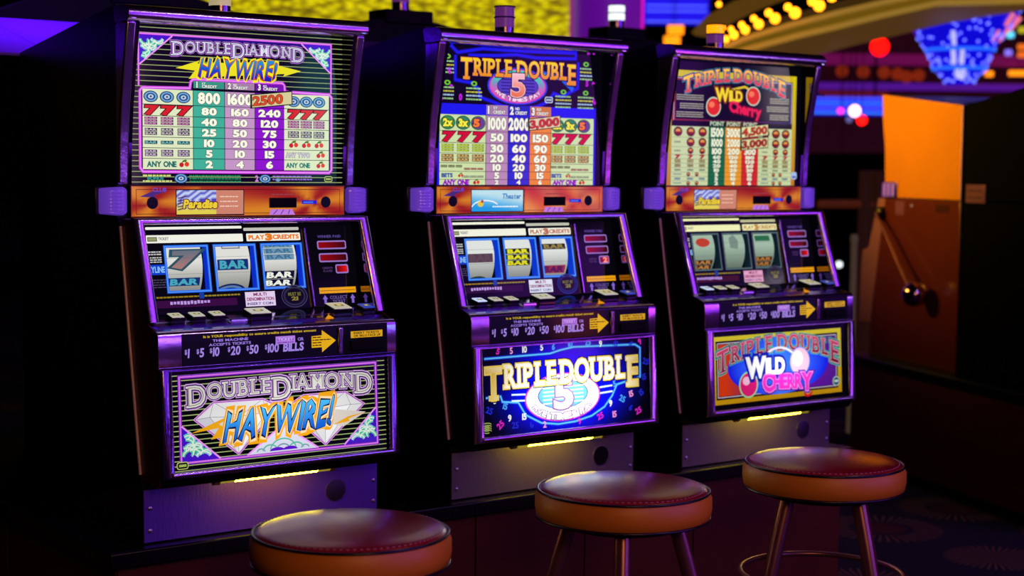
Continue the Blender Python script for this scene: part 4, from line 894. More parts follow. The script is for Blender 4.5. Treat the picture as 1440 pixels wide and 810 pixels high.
def make_front(i, ox, label, towerkind):
    t = thing('slot_machine', label, 'slot machine', (ox, 0, 0), 0)
    MB().prism(cabinet_prof(), -.2745, .2745).build('cabinet', BLACK, t, bevel=.003)
    # top box: curved side bars and round top bar
    bar = [(0.0, 1.188), (-.002, 1.23), (-.004, 1.272), (-.012, 1.343), (-.028, 1.427), (-.046, 1.512)]
    for s in (-1, 1):
        prof = [(y, z) for y, z in bar] + [(.012, 1.512), (.012, 1.188)]
        MB().prism(prof, min(s * .2545, s * .2765), max(s * .2545, s * .2765)).build('side_bar', CHROME, t, bevel=.004, seg=3, smooth=50)
        MB().prism([(y + .002, z) for y, z in bar] + [(.012, 1.512), (.012, 1.188)], min(s * .2475, s * .2543), max(s * .2475, s * .2543)).build('inner_cheek', DARKM, t)
        MB().lathe((s * .2660, -.048, 1.5235), [(.0035, -.008), (.008, -.008), (.0085, 0), (.006, .004), (.003, .006)], 14, 'y').build('corner_cap', SILVER, t, smooth=40)
    pr = [(.02, 1.545), (-.03, 1.5455), (-.045, 1.543), (-.0545, 1.536), (-.058, 1.527), (-.056, 1.518), (-.049, 1.5125), (-.03, 1.511), (.012, 1.5115)]
    MB().prism(pr, -.2775, .2775).build('top_bar', CHROME, t, bevel=.0012, smooth=50)
    gl = MB().box(-.2475, .2475, .0055, .0115, 1.1875, 1.512).build('marquee_glass', BLACK, t)
    a = (marquee_dd, marquee_five, marquee_cherry)[i]()
    a.build('printed_art', gl, onplane(.005, 1.188, .005, 1.53))
    # jackpot amount plates stuck on at a slant
    plates = ([((.0212, .1605), (.121, .1715), (.1198, .2024), (.0205, .1905), '2500', rgb(215, 75, 15), rgb(215, 205, 150))],
              [((.0165, .1293), (.1142, .1404), (.1125, .1689), (.0147, .1586), '3,000', rgb(200, 45, 25), rgb(225, 205, 165))],
              [((.0150, .1245), (.1185, .1345), (.1175, .1640), (.0143, .1560), '4,500', rgb(190, 50, 20), rgb(225, 225, 160)), ((.0160, .0930), (.1190, .1020), (.1180, .1320), (.0150, .1225), '3,000', rgb(165, 40, 20), rgb(215, 215, 150))])[i]
    for p0, p1, p2, p3, tx, tc_, bc in plates:
        ZB = 1.188
        q = [(p[0], .0028, ZB + p[1]) for p in (p0, p1, p2, p3)]; q2 = [(p[0], -.0005, ZB + p[1]) for p in (p0, p1, p2, p3)]
        pl = MB().hexa(q, q2).build('jackpot_plate', BLACK, t)
        A = Art(); f = lambda X, Y, p0=p0, p1=p1, p3=p3: (p0[0] + (p1[0] - p0[0]) * X + (p3[0] - p0[0]) * Y, p0[1] + (p1[1] - p0[1]) * X + (p3[1] - p0[1]) * Y)
        A.poly([f(.025, .07), f(.975, .07), f(.975, .93), f(.025, .93)], bc, 1)
        A.text(tx.replace(',', '') if i == 0 else tx, .05, .2, .70 if i == 0 else .88, .6, tc_, 4, off=.035, out=[(.03, mix(tc_, (0, 0, 0), .6))], f=f, slant=0)
        A.build('printed_amount', pl, onplane(-.0007, ZB, -.0007, ZB + 1))
    # player tracking strip
    sp = MB().box(-.2505, .2505, .0, .012, 1.1212, 1.1858).build('tracking_panel', BLACK, t, bevel=.0015)
    strip_art(i).build('printed_art', sp, onplane(-.0005, 1.1217, -.0005, 1.19))
    MB().box(.0635, .1295, -.004, -.0008, 1.1385, 1.160).build('card_slot', BLACKM, sp, bevel=.001)
    for s in (-1, 1): corner_lamp(t, s)
    # door with sloping front
    MB().prism(FRP, -.2735, .2735).build('door_shell', (WOODL, BLACK, BLACK)[i], t, bevel=.002) if False else None
    side = [(-.053, 1.119), (-.126, .915), (-.166, .903), (-.1765, .830), (-.188, .618), (-.170, .594), (-.0950, .602), (-.0066, 1.103), (-.0062, 1.119)]
    for s in (-1, 1):
        MB().prism(side, min(s * .2695, s * .2735), max(s * .2695, s * .2735)).build('door_side', WOODL if i == 0 else mat('dark_laminate', rgb(22, 10, 18), .35), t, bevel=.001)
    MB().box(-.2693, .2693, -.0052, .004, 1.09, 1.119).build('door_top', CHROMED, t)
    # deck
    dk = MB().prism([(-.0655, .9265), (-.165, .9045), (-.165, .890), (-.0655, .905)], -.2690, .2690).build('button_deck', DECKM, t, bevel=.001)
    # screen frame
    o4 = [(-.2752, -.056, 1.1205), (.2752, -.056, 1.1205), (.2748, -.1285, .9165), (-.2748, -.1285, .9165)]
    i4 = [(-.2505, -.059, 1.1085), (.2505, -.059, 1.1085), (.2505, -.1285, .9165), (-.2505, -.1285, .9165)]
    nrm = (0, -.942, .336)
    MB().ring(o4, i4, nrm, frame_hs(.009), back=.002).build('screen_frame', CHROME, t, smooth=40)
    # inner walls of the recess: polished
    MB().prism([(-.028, 1.1085), (-.059, 1.1085), (-.062, 1.1115), (-.026, 1.1115)], -.2505, .2505).build('recess_top', DARKM, t)
    for s in (-1, 1):
        MB().prism([(-.030, 1.1085), (-.0585, 1.1085), (-.1275, .919), (-.0675, .9275)], min(s * .2505, s * .2545), max(s * .2505, s * .2545)).build('recess_cheek', DARKM, t)
    P = onplane(-.068, .9265, -.030, 1.1095)
    # reel glass is cut away behind the three windows, so the drums stand in real openings
    gp = MB()
    X = [-.1985, -.100, -.0885, .0095, .0215, .1205]
    for x0, y0, x1, y1 in ((-.2503, 0, .2503, .0435), (-.2503, .141, .2503, .1865), (-.2503, .0435, X[0], .141), (X[1], .0435, X[2], .141), (X[3], .0435, X[4], .141), (X[5], .0435, .2503, .141)):
        gp.hexa([P(x0, y0, -.004), P(x1, y0, -.004), P(x1, y1, -.004), P(x0, y1, -.004)], [P(x0, y0, -.0003), P(x1, y0, -.0003), P(x1, y1, -.0003), P(x0, y1, -.0003)])
    rg = gp.build('reel_glass', BLACK, t)
    rg_art(i).build('printed_art', rg, P)
    dv = MB().hexa([P(.131, .001, 0), P(.1365, .001, 0), P(.1300, .172, 0), P(.1255, .172, 0)], [P(.1315, .001, .008), P(.136, .001, .008), P(.1295, .172, .008), P(.126, .172, .008)]).build('divider_strip', CHROME, t, bevel=.001)
    lit = mat('reel_well_glow' + 'abc'[i], rgb(20, 40, 140), .4, emit=(rgb(12, 50, 215), rgb(12, 60, 215), rgb(14, 30, 34))[i], es=.8, sampling=False)  # reflected blue on the well walls put in as glow
    for k in range(3):
        x0, x1 = X[2 * k], X[2 * k + 1]; xc = (x0 + x1) / 2 - .0035
        rl = MB().lathe((xc, .052 - .006, 1.0175 - .004), [(.086, -.0405), (.0865, -.040), (.0865, .040), (.086, .0405)], 48, 'x').build('reel', BLACKM, t, smooth=40)
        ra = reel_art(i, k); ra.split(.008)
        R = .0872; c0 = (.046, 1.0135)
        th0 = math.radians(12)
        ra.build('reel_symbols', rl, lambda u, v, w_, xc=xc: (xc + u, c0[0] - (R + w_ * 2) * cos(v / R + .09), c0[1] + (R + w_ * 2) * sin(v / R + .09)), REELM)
        for xa, xb in ((x0 - .002, x0 + .0002), (x1 - .0002, x1 + .002)):
            q = [P(xa, .0435, -.06), P(xb, .0435, -.06), P(xb, .141, -.06), P(xa, .141, -.06)]; q2 = [P(xa, .0435, -.004), P(xb, .0435, -.004), P(xb, .141, -.004), P(xa, .141, -.004)]
            MB().hexa(q, q2).build('reel_window_well', lit, rg)
    MB().prism([(-.010, .935), (-.002, .9455), (.04, .9455), (.04, .935)], -.2, .122).build('reel_well_floor', BLACKM, t)
    # buttons
    D = onplane(-.165, .905, -.0655, .9265)
    def btn(xc, w_, v0_, d, h, top, nm='play_button'):
        b0 = [D(xc - w_ / 2, v0_, 0), D(xc + w_ / 2, v0_, 0), D(xc + w_ / 2, v0_ + d, 0), D(xc - w_ / 2, v0_ + d, 0)]
        b1 = [D(xc - w_ / 2 + .001, v0_ + .001, h), D(xc + w_ / 2 - .001, v0_ + .001, h), D(xc + w_ / 2 - .001, v0_ + d - .001, h), D(xc - w_ / 2 + .001, v0_ + d - .001, h)]
        o = MB().hexa(b0, b1).build(nm, BTNB, t, bevel=.0015)
        e = .0022
        c0_ = [D(xc - w_ / 2 + e, v0_ + e, h - .0005), D(xc + w_ / 2 - e, v0_ + e, h - .0005), D(xc + w_ / 2 - e, v0_ + d - e, h - .0005), D(xc - w_ / 2 + e, v0_ + d - e, h - .0005)]
        c1_ = [D(xc - w_ / 2 + e + .001, v0_ + e + .001, h + .0018), D(xc + w_ / 2 - e - .001, v0_ + e + .001, h + .0018), D(xc + w_ / 2 - e - .001, v0_ + d - e - .001, h + .0018), D(xc - w_ / 2 + e + .001, v0_ + d - e - .001, h + .0018)]
        MB().hexa(c0_, c1_).build('button_lens', top, o)
        A = Art(); A.rr(xc - w_ * .22, v0_ + d * .35, xc + w_ * .22, v0_ + d * .65, .002, rgb(90, 90, 50), 0); A.rr(xc - w_ * .12, v0_ + d * .42, xc + w_ * .12, v0_ + d * .58, .001, rgb(210, 200, 120), 1)
        A.build('button_print', o, lambda u, v, w2, D=D, h=h: D(u, v, h + .002 + w2))
    for k, xc in enumerate((-.2065, -.161, -.1165)): btn(xc, .0305, .040, .032, .012, WHITEC if k == 0 and i else WHITEB)
    pz = MB().hexa([D(-.092, .036, 0), D(-.055, .036, 0), D(-.055, .07, 0), D(-.092, .07, 0)], [D(-.091, .037, .003), D(-.056, .037, .003), D(-.056, .069, .003), D(-.091, .069, .003)]).build('blank_plate', SILVER, t)
    btn(-.025, .050, .033, .040, .014, WHITEB, 'spin_button'); btn(.168, .047, .030, .046, .016, WHITEB, 'collect_button')
    btn(.2365, .031, .036, .034, .013, mat('button_lens_blue', rgb(60, 110, 220), .2, emit=rgb(40, 80, 200), es=.5, sampling=False), 'service_button')
    MB().add([D(.118, .02, .0006), D(.14, .045, .0006), D(.14, .02, .0006)], [(0, 1, 2)]).build('deck_arrow', mat('amber_decal', rgb(240, 170, 15), .3, emit=rgb(240, 160, 15), es=.7, sampling=False), dk)
    # ledge: rounded chrome nose
    ld = [(-.150, .9035), (-.1640, .9045), (-.1700, .9030), (-.1745, .8985), (-.1762, .892), (-.1785, .834), (-.177, .8315), (-.15, .8315)]
    MB().prism(ld, -.2748, .2748).build('ledge', CHROME, t, bevel=.0015, smooth=50)
    lp = MB().hexa([(-.2245, -.17755, .834), (.2515, -.17755, .834), (.2515, -.1750, .8975), (-.2245, -.1750, .8975)], [(-.2245, -.1795, .834), (.2515, -.1795, .834), (.2515, -.1770, .8965), (-.2245, -.1770, .8965)]).build('bill_panel', BLACK, t, bevel=.0006)
    ledge_art().build('printed_text', lp, onplane(-.1797, .8315, -.1770, .8985))  # text glows by its colour though the panel has no lamp
    sl = MB().hexa([(.158, -.1788, .842), (.236, -.1788, .842), (.236, -.1783, .862), (.158, -.1783, .862)], [(.158, -.186, .843), (.236, -.186, .843), (.236, -.185, .861), (.158, -.185, .861)]).build('bill_slot', BLACKM, t, bevel=.002)
    MB().box(.1285, .1405, -.1830, -.176, .838, .8935).build('lock_strip', CHROME, t, bevel=.003, seg=3)
    # belly door
    o4 = [(-.2745, -.1780, .8305), (.2745, -.1780, .8305), (.2745, -.1915, .615), (-.2745, -.1915, .615)]
    i4 = [(-.2480, -.1800, .8255), (.2500, -.1800, .8255), (.2500, -.1920, .628), (-.2480, -.1920, .628)]
    MB().ring(o4, i4, (0, -.998, -.06), frame_hs(.007), back=.004).build('belly_frame', CHROME if i else CHROMED, t, smooth=40)
    MB().tube([(-.2545, -.1985, .6235), (.2545, -.1985, .6235)], .0055, 10).build('frame_rail', CHROME, t, smooth=50)
    gb = MB().hexa([(-.2478, -.1835, .622), (.2578 - .008, -.1835, .622), (.2498, -.171, .829), (-.2478, -.171, .829)], [(-.2478, -.1867, .622), (.2498, -.1867, .622), (.2498, -.1742, .829), (-.2478, -.1742, .829)]).build('belly_glass', BLACK, t)
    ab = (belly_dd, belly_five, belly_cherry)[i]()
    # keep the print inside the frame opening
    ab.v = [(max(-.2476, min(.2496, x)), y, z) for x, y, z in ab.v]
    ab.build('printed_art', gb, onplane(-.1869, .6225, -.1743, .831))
    # bottom of the door, tube and kick plate
    MB().prism([(-.186, .613), (-.176, .596), (-.098, .600), (-.098, .613)], -.269, .269).build('door_bottom', BLACK, t)
    tb = MB().tube([(-.105, -.165, .5985), (.085, -.165, .5985)], .0085, 14).build('lamp_tube', TUBE, t, smooth=50)
    for x0, x1 in ((-.142, -.106), (.086, .118)): MB().tube([(x0, -.165, .5985), (x1, -.165, .5985)], .0085, 14).build('tube_end', TUBEG, tb, smooth=50)
    for x in (-.146, .121): MB().tube([(x - .006, -.165, .5985), (x + .006, -.165, .5985)], .0105, 14).build('tube_socket', mat('brass_socket', rgb(190, 160, 90), .3, metal=.8), tb, smooth=50)
    for x in (-.060, .034): MB().tube([(x - .0008, -.165, .5985), (x + .0008, -.165, .5985)], .0088, 14).build('tube_clip', mat('amber_clip', rgb(120, 100, 30), .4), tb)
    MB().box(-.150, .128, -.176, -.152, .6095, .6135).build('tube_reflector', SILVER, t)
    kp = MB().box(-.2735, .2735, -.1045, -.1005, .4745, .5815).build('kick_plate', BRUSH if i else mat('brushed_steel_violet_lit', rgb(105, 62, 205), .42, metal=.5, bump=(160, .5, (1, 1, .25)), noise=(300, .2)), t, bevel=.0008)  # violet light on the first plate put into its steel colour
    for x in (-.260, .2635):
        for z in (.498, .5435): MB().lathe((x, -.1045, z), [(.0045, 0), (.0042, -.0015), (.002, -.0025)], 12, 'y').build('screw', SCREW, kp, smooth=40)
    if i != 1: MB().lathe((.168, -.1045, .5325), [(.0240, 0), (.0240, -.0012), (.0228, -.0016)], 40, 'y').build('knockout_disc', mat('dull_disc', rgb(70, 55, 85), .45, metal=.8), kp, smooth=30)
    else: MB().lathe((.168, -.1045, .5325), [(.0235, 0), (.0235, -.0004)], 40, 'y').build('speaker_hole', BLACKM, kp, smooth=30)
    MB().lathe((.168, -.1045, .5325), [(.0246, 0), (.0246, -.0018), (.0238, -.0018), (.0238, 0)], 40, 'y').build('disc_rim', SCREW, kp, smooth=30)
    # knuckled hinge up the left edge of the door
    hg = MB(); n = 24; A0, B0 = Vector((-.2762, -.0955, .612)), Vector((-.2762, -.0072, 1.104))
    for k in range(n): hg.tube([A0.lerp(B0, (k + .03) / n), A0.lerp(B0, (k + .95) / n)], .0034, 8)
    hg.tube([A0, B0], .0024, 6)
    hg.build('hinge', HINGE, t, smooth=50)
    candle(t, (-.02, .0, -.0)[i] + .03, .12, 1.545, towerkind)
    return t

make_front(0, 0, 'leftmost lit slot machine, purple and cream paytable above a striped glass with two diamonds', 'cream')
make_front(1, .747, 'middle lit slot machine with gold lettering, pink 5 and bright blue belly glass', 'violet')
make_front(2, 1.46, 'right lit slot machine of the row, yellow framed glass with cherries and two stuck-on amounts', 'amber')

# machines standing back to back behind the row: dark backs, sloping glossy lids, humps with tower lights
def hump(cx, cy, hw, z0, h, root, y0, y1):
    pts = [(-hw, 0)]
    for k in range(1, 20):
        x = -hw + 2 * hw * k / 20; t_ = 1 - abs(x) / hw; pts.append((x, h * (1 - (1 - t_) ** 2.2)))
    pts.append((hw, 0))
    MB().prismy([(cx + x, z0 + z) for x, z in pts], y0, y1).build('topper_hump', BLACKM, root, smooth=40)
for k, (kind, lab) in enumerate((('dark', 'dark slot machine seen behind the left edge of the leftmost lit one, violet-lit lid'), ('dark', 'dark slot machine backed against the leftmost lit one, tower light out of view'), ('dark', 'dark slot machine whose hump shows between the leftmost and middle lit ones'), ('white', 'dark slot machine with white glowing tower light between the middle and right lit ones'))):
    cx = -.62 + .87 * k
    t = thing('slot_machine', lab, 'slot machine', (cx, 1.12, 0), PI)
    MB().prism([(-.05, TOPZ + .0005), (.55, TOPZ + .0005), (.55, 1.470), (-.05, 1.615)], -.28, .28).build('cabinet', BLACK, t, bevel=.003)
    MB().prism([(-.05, 1.6155), (.555, 1.471), (.555, 1.479), (-.05, 1.625)], -.4345, .4345).build('lid', LID, t, bevel=.002)
    hump(0, 0, .34 if k > 1 else .43, 1.60, .075 if k > 1 else .10, t, -.049, .05)
    MB().box(-.085, .085, -.045, .06, 1.66, 1.702).build('light_base', BLACKM, t, bevel=.004)
    candle(t, 0, .005, 1.7025, kind, 1.15)

# orange-lit machine and its back-to-back twin on the right
def side_machine():
    t = thing('slot_machine', 'orange-lit slot machine seen from its side, with a chrome pull handle', 'slot machine', RO, TH)
    up_ = [(.55, 1.1235), (.55, 1.478), (-.045, 1.54), (-.036, 1.44), (-.012, 1.32), (.0, 1.1235)]
    MB().prism(up_, -.2740, .2700).build('upper_cabinet', BLACK, t, bevel=.003)
    MB().prism(up_, .2702, .2750).build('side_panel', SIDELIT, t, bevel=.002)
    lo = [(.55, TOPZ + .0005), (.55, 1.1195), (.0, 1.1195), (-.09, .60), (-.09, TOPZ + .0005)]
    MB().prism(lo, -.2740, .2700).build('lower_cabinet', BLACK, t, bevel=.003)
    MB().prism(lo, .2702, .2750).build('side_panel', SIDEDIM, t, bevel=.002)
    ds = [(-.004, 1.119), (-.055, 1.119), (-.126, .915), (-.172, .90), (-.182, .83), (-.192, .60), (-.094, .60)]
    MB().prism(ds, -.272, .2745).build('door', mat('plum_metal', rgb(150, 95, 135), .45, metal=.2), t, bevel=.003)
    for y, z in ((-.10, .88), (-.14, .86), (-.125, .835), (-.15, .82)): MB().lathe((.2745, y, z), [(.006, 0), (.005, .003), (.002, .004)], 10, 'x').build('bolt', SCREW, t, smooth=40)
    lm = MB().box(.19, .283, -.012, .095, 1.1235, 1.186).build('corner_lamp', CHROMED, t, bevel=.006, seg=3)
    for k in range(9): MB().box(.2832, .2842, -.006 + k * .011, -.001 + k * .011, 1.128, 1.181).build('lamp_rib', mat('lamp_rib_%d' % (k % 3), (rgb(150, 90, 230), rgb(215, 170, 150), rgb(60, 40, 200))[k % 3], .3, emit=(rgb(120, 60, 220), rgb(190, 140, 120), rgb(40, 20, 160))[k % 3], es=.6, sampling=False), lm)
    MB().tube([(.2755, .549, 1.125), (.2755, .549, 1.477)], .003, 8).build('edge_trim', HINGE, t, smooth=50)
    # vents and label
    for k in range(5): MB().box(.2752, .2762, .385 + k * .020, .394 + k * .020, 1.073, 1.103).build('vent_slot', BLACKM, t)
    MB().box(.2752, .2765, .085, .150, 1.055, 1.11).build('notice_plate', mat('violet_plate', rgb(110, 60, 130), .4), t, bevel=.001)
    MB().lathe((.2750, .205, 1.092), [(.009, 0), (.008, .003), (.004, .004)], 14, 'x').build('side_lock', SCREW, t, smooth=40)
    # pull handle
    MB().lathe((.275, -.018, 1.058), [(.027, 0), (.027, .02), (.018, .028), (.006, .03)], 20, 'x').build('handle_pivot', BLACK, t, smooth=40)
    pts = [(.305, -.018, 1.058), (.318, .10, .965), (.328, .20, .875), (.335, .275, .81), (.337, .31, .785)]
    MB().tube(pts, .007, 10, rr=[.0065, .0065, .007, .009, .013]).build('handle_arm', STEEL, t, smooth=60)
    MB().sphere((.337, .35, .755), .050, 24, 14).build('handle_ball', mat('chrome_ball', rgb(190, 150, 200), .08, metal=1), t, smooth=80)
    hump(0, 0, .2, 1.49, .012, t, .30, .52)
    return t
t1 = side_machine()
TH2 = math.radians(-20)
O2 = RO + Matrix.Rotation(TH, 3, 'Z') @ Vector((0, 1.115, 0))
t = thing('slot_machine', 'black slot machine at the right edge, back to back with the orange one', 'slot machine', O2, TH2)
up_ = [(.55, 1.1235), (.55, 1.478), (-.045, 1.56), (-.036, 1.44), (-.012, 1.32), (.0, 1.1235)]
TWB = mat('deep_black_laminate', rgb(2, 2, 3), .6, spec=.02)
MB().prism(up_, -.2745, .2745).build('cabinet', TWB, t, bevel=.003)
MB().prism([(-.045, 1.5605), (.56, 1.4785), (.56, 1.484), (-.045, 1.566)], -.2, .275).build('lid', LID, t)
MB().prism([(.55, TOPZ + .0005), (.55, 1.1205), (.0, 1.1205), (-.192, .60), (-.1, TOPZ + .0005)], -.2745, .2745).build('door', TWB, t, bevel=.003)
pl = MB().box(-.2795, -.2755, .40, .525, 1.115, 1.183).build('lock_plate', mat('violet_plate2', rgb(120, 75, 125), .35, metal=.4), t, bevel=.002)
for z in (1.135, 1.16): MB().box(-.282, -.2797, .415, .51, z, z + .003).build('slot', SILVER, pl)
MB().lathe((-.05, .44, 1.504), [(.10, -.01), (.10, .004), (.06, .016), (.03, .018)], 28).build('topper_hump', BLACKM, t, smooth=40)
candle(t, -.05, .44, 1.522, 'amber2', 1.35)
t = thing('corner_display', 'small dark screen glowing blue on the back wall of the black machine at the right edge', 'screen', O2 + Matrix.Rotation(TH2, 3, 'Z') @ Vector((-.2755, .2, 1.2)), TH2) if False else None

# ------------------------------------------------------------------ stools
def stool(loc, label, rz):
    t = thing('bar_stool', label, 'stool', loc, rz, 'round stools in front of the slot machines')
    R = .1765; zt = .598
    MB().lathe((0, 0, 0), [(.145, zt - .058), (R - .012, zt - .0575), (R - .003, zt - .052), (R, zt - .035), (R - .0005, zt - .016), (R - .006, zt - .006), (.14, zt - .006)], 64).build('seat_band', TANB, t, smooth=60)
    MB().lathe((0, 0, 0), [(R - .008, zt - .007), (R - .010, zt - .001), (R - .022, zt + .0045), (R - .05, zt + .0095), (R - .09, zt + .0145), (.05, zt + .0175), (.001, zt + .0185)], 64).build('seat_cushion', SEAT, t, smooth=80)
    ring = lambda r, z, n=64: [(r * cos(2 * PI * k / n), r * sin(2 * PI * k / n), z) for k in range(n)]
    MB().tube(ring(R - .006, zt - .003), .0028, 8, True).build('piping', PIPE, t, smooth=80)
    MB().tube(ring(R - .004, zt - .056), .0028, 8, True).build('piping', PIPE, t, smooth=80)
    st = MB()
    for k in range(90):
        a = 2 * PI * k / 90; b = a + .03
        st.tube([((R - .016) * cos(a), (R - .016) * sin(a), zt + .0022), ((R - .016) * cos(b), (R - .016) * sin(b), zt + .0022)], .0007, 5)
    st.build('stitching', THREAD, t)
    MB().lathe((0, 0, 0), [(.12, zt - .075), (.13, zt - .072), (.135, zt - .0585)], 40).build('seat_plate', BLACKM, t, smooth=40)
    for k in range(4):
        a = PI / 4 + k * PI / 2
        P_ = [(r * cos(a), r * sin(a), z) for r, z in ((.105, zt - .07), (.130, .44), (.154, .35), (.182, .18), (.205, .008))]
        MB().tube(P_, .016, 12).build('leg', STEEL, t, smooth=60)
        MB().lathe((P_[-1][0], P_[-1][1], 0), [(.016, 0), (.016, .012), (.013, .018)], 14).build('foot_cap', BLACKM, t, smooth=40)
    MB().tube(ring(.176, .35, 48), .0065, 10, True).build('foot_ring', STEEL, t, smooth=80)
    return t
stool((-.150, -.692, 0), 'round red-topped stool before the leftmost slot machine, nearest, yellow glow on its seat', math.radians(8))
stool((.490, -.678, 0), 'round red-topped stool before the middle slot machine, white light stitching at its rim', math.radians(3.8))
stool((1.045, -.705, 0), 'round red-topped stool before the right slot machine, legs and foot ring in view', math.radians(41.8))

# ------------------------------------------------------------------ background
def glow(name, c, es): return mat('glow_' + name, c, .5, emit=c, es=es, sampling=False)
AMB = glow('amber', rgb(255, 150, 20), 5)
# yellow-lit ceiling over the hall behind, stood up as glowing ribbed rows
def gold_mat():
    m = bpy.data.materials.new('yellow_lit_ceiling_glow'); m.use_nodes = True; nt = m.node_tree; b = nt.nodes['Principled BSDF']
    tc = nt.nodes.new('ShaderNodeTexCoord'); v = nt.nodes.new('ShaderNodeTexVoronoi'); v.inputs['Scale'].default_value = 17
    mp = nt.nodes.new('ShaderNodeMapping'); mp.inputs['Scale'].default_value = (1, 1, 2.4); nt.links.new(tc.outputs['Object'], mp.inputs[0]); nt.links.new(mp.outputs[0], v.inputs['Vector'])
    cr = nt.nodes.new('ShaderNodeValToRGB'); e = cr.color_ramp.elements; e[0].position = .1; e[0].color = (*lin(rgb(240, 225, 8)), 1); e[1].position = .75; e[1].color = (*lin(rgb(112, 94, 8)), 1)
    nt.links.new(v.outputs['Distance'], cr.inputs[0]); nt.links.new(cr.outputs[0], b.inputs['Emission Color']); b.inputs['Emission Strength'].default_value = 1.05
    b.inputs['Base Color'].default_value = (.2, .15, .01, 1); return m
GM = gold_mat()
def slab_between(p, q, z0, z1, th=.15):
    """upright slab from p to q (x, y), thickness away from the camera"""
    p, q = Vector(p[:2]), Vector(q[:2]); d = (q - p).normalized(); n = Vector((-d.y, d.x)) * th
    return [(p.x, p.y), (q.x, q.y), (q.x + n.x, q.y + n.y), (p.x + n.x, p.y + n.y)]
def rowz(px, py, D): return at(px, py, D)
DG = 9.5
A_, B_ = at(170, 0, DG), at(812, 0, DG)
g = thing('lit_ceiling_screen', 'glittering yellow-lit ceiling above and behind the machines', 'lit ceiling', (A_.x, A_.y, 0))
zb = at(500, 90, DG).z; L = (B_ - A_).xy.length; ang = math.atan2((B_ - A_).y, (B_ - A_).x); g.rotation_euler = (0, 0, ang)
mb = MB(); N = 72; M_ = 12
import bmesh
for j in range(16):
    zz = zb + j * .07
    prof = [(-.012 * 0 + .03, zz), (0.0, zz + .012), (-.012, zz + .034), (0.0, zz + .056), (.03, zz + .068)]
    o = MB().prism(prof, 0, L).build('ceiling_row', GM, g, smooth=60)
MB().box(-.02, L + .02, .032, .09, zb - .04, zb + 1.16).build('screen_backing', mat('gold_backing', rgb(90, 70, 5), .5, emit=rgb(120, 100, 5), es=.6, sampling=False), g)
# violet column
D = 8.6
C = at(853, 30, D); r = .185
t = thing('round_column', 'round violet lit column rising behind the middle slot machine', 'column', (C.x, C.y, 0))
MB().lathe((0, 0, 0), [(r, 0), (r, 4)], 40).build('shaft', mat('violet_column_enamel', rgb(150, 40, 205), .35, emit=rgb(110, 15, 170), es=.5, sampling=False), t, smooth=60)
for a in (-2.62 + .2, -.75):
    dx, dy = cos(a + ang) * r, sin(a + ang) * r
for s_, c_ in ((-1, rgb(150, 40, 110)), (1, rgb(225, 20, 190)), (.72, rgb(120, 30, 250))):
    off = _r2 * (r * .97 * s_)
    MB().tube([(off.x, off.y, 0), (off.x, off.y, 3.98)], .02, 10).build('neon_tube', glow('n%d' % int(s_ * 100), c_, .9), t, smooth=60)
# blue screens past the column
def lamp_thing(name, label, cat, mesh, m, top, part='lamp_body'):
    t = thing(name, label, cat, tuple(top)); mesh.v = [tuple(Vector(v) - Vector(top)) for v in mesh.v]
    mesh.build(part, m, t, smooth=60)
    MB().tube([(0, 0, 0), (0, 0, 3.998 - top[2])], .003, 6).build('stem', BLACKM, t)
    return t
def panel(name, label, cat, x0, y0, x1, y1, D, m, th=.06, rows=0, rowm=None, group=None):
    a, b = at(x0, (y0 + y1) / 2, D), at(x1, (y0 + y1) / 2, D); z0, z1 = at((x0 + x1) / 2, y1, D).z, at((x0 + x1) / 2, y0, D).z
    L = (b - a).xy.length
    t = thing(name, label, cat, (a.x, a.y, 0), math.atan2((b - a).y, (b - a).x), group)
    MB().box(0, L, 0, th, z0, z1).build('panel_body', m, t, bevel=.01)
    if 'striped' in label or 'low between' in label:
        for xx in (.1, L - .1): MB().tube([(xx, th / 2, z1 - .02), (xx, th / 2, 3.998)], .008, 6).build('hanger', BLACKM, t)
    for k in range(rows):
        z = z0 + (z1 - z0) * (k + .5) / rows; h = (z1 - z0) / rows * .32
        MB().box(.02, L - .02, -.012, -.001, z - h / 2, z + h / 2).build('light_strip', rowm[k % len(rowm)], t)
    return t
BL1 = glow('blue1', rgb(30, 20, 225), .75); BL2 = glow('blue2', rgb(95, 110, 255), .9); BL3 = glow('blue3', rgb(60, 150, 250), 1); BL0 = glow('blue0', rgb(12, 5, 110), .7)
panel('led_screen', 'blue striped video screen right of the violet column', 'screen', 905, -25, 998, 34, 11, BL1, rows=8, rowm=[BL2, BL1, BL2])
panel('led_screen', 'wide blue light band low between the right lit machine and the orange one', 'screen', 1120, 135, 1252, 162, 11, BL1, rows=4, rowm=[BL3, BL2])
for ix, (px, py, rr_, c_, es, lb) in enumerate(((1202, 156, .035, rgb(255, 190, 235), 3.5, 'round pinkish white spotlight in front of the blue light band'), (1182, 156, .02, rgb(220, 40, 200), 2.5, 'small magenta spotlight left of the pinkish white one'), (1212, 169, .03, rgb(255, 15, 8), 4, 'red spotlight under the blue light band'), (1194, 168, .02, rgb(90, 90, 150), 1.2, 'faint blue grey lamp under the blue light band'),
                              (1237, 66, .058, rgb(255, 10, 5), 3.2, 'large blurred red lamp under the golden soffit'), (1237, 50, .02, rgb(200, 10, 10), 1.5, 'small dim red lamp on top of the large red one'), (1180, 372, .02, rgb(190, 200, 200), 3, 'small white spot of light left of the orange machine'))):
    p = at(px, py, 9.5 + ix * .17)
    lamp_thing('spotlight', lb, 'lamp', MB().sphere(p, rr_, 14, 8), glow('s%d_%d' % (px, py), c_, es), p)
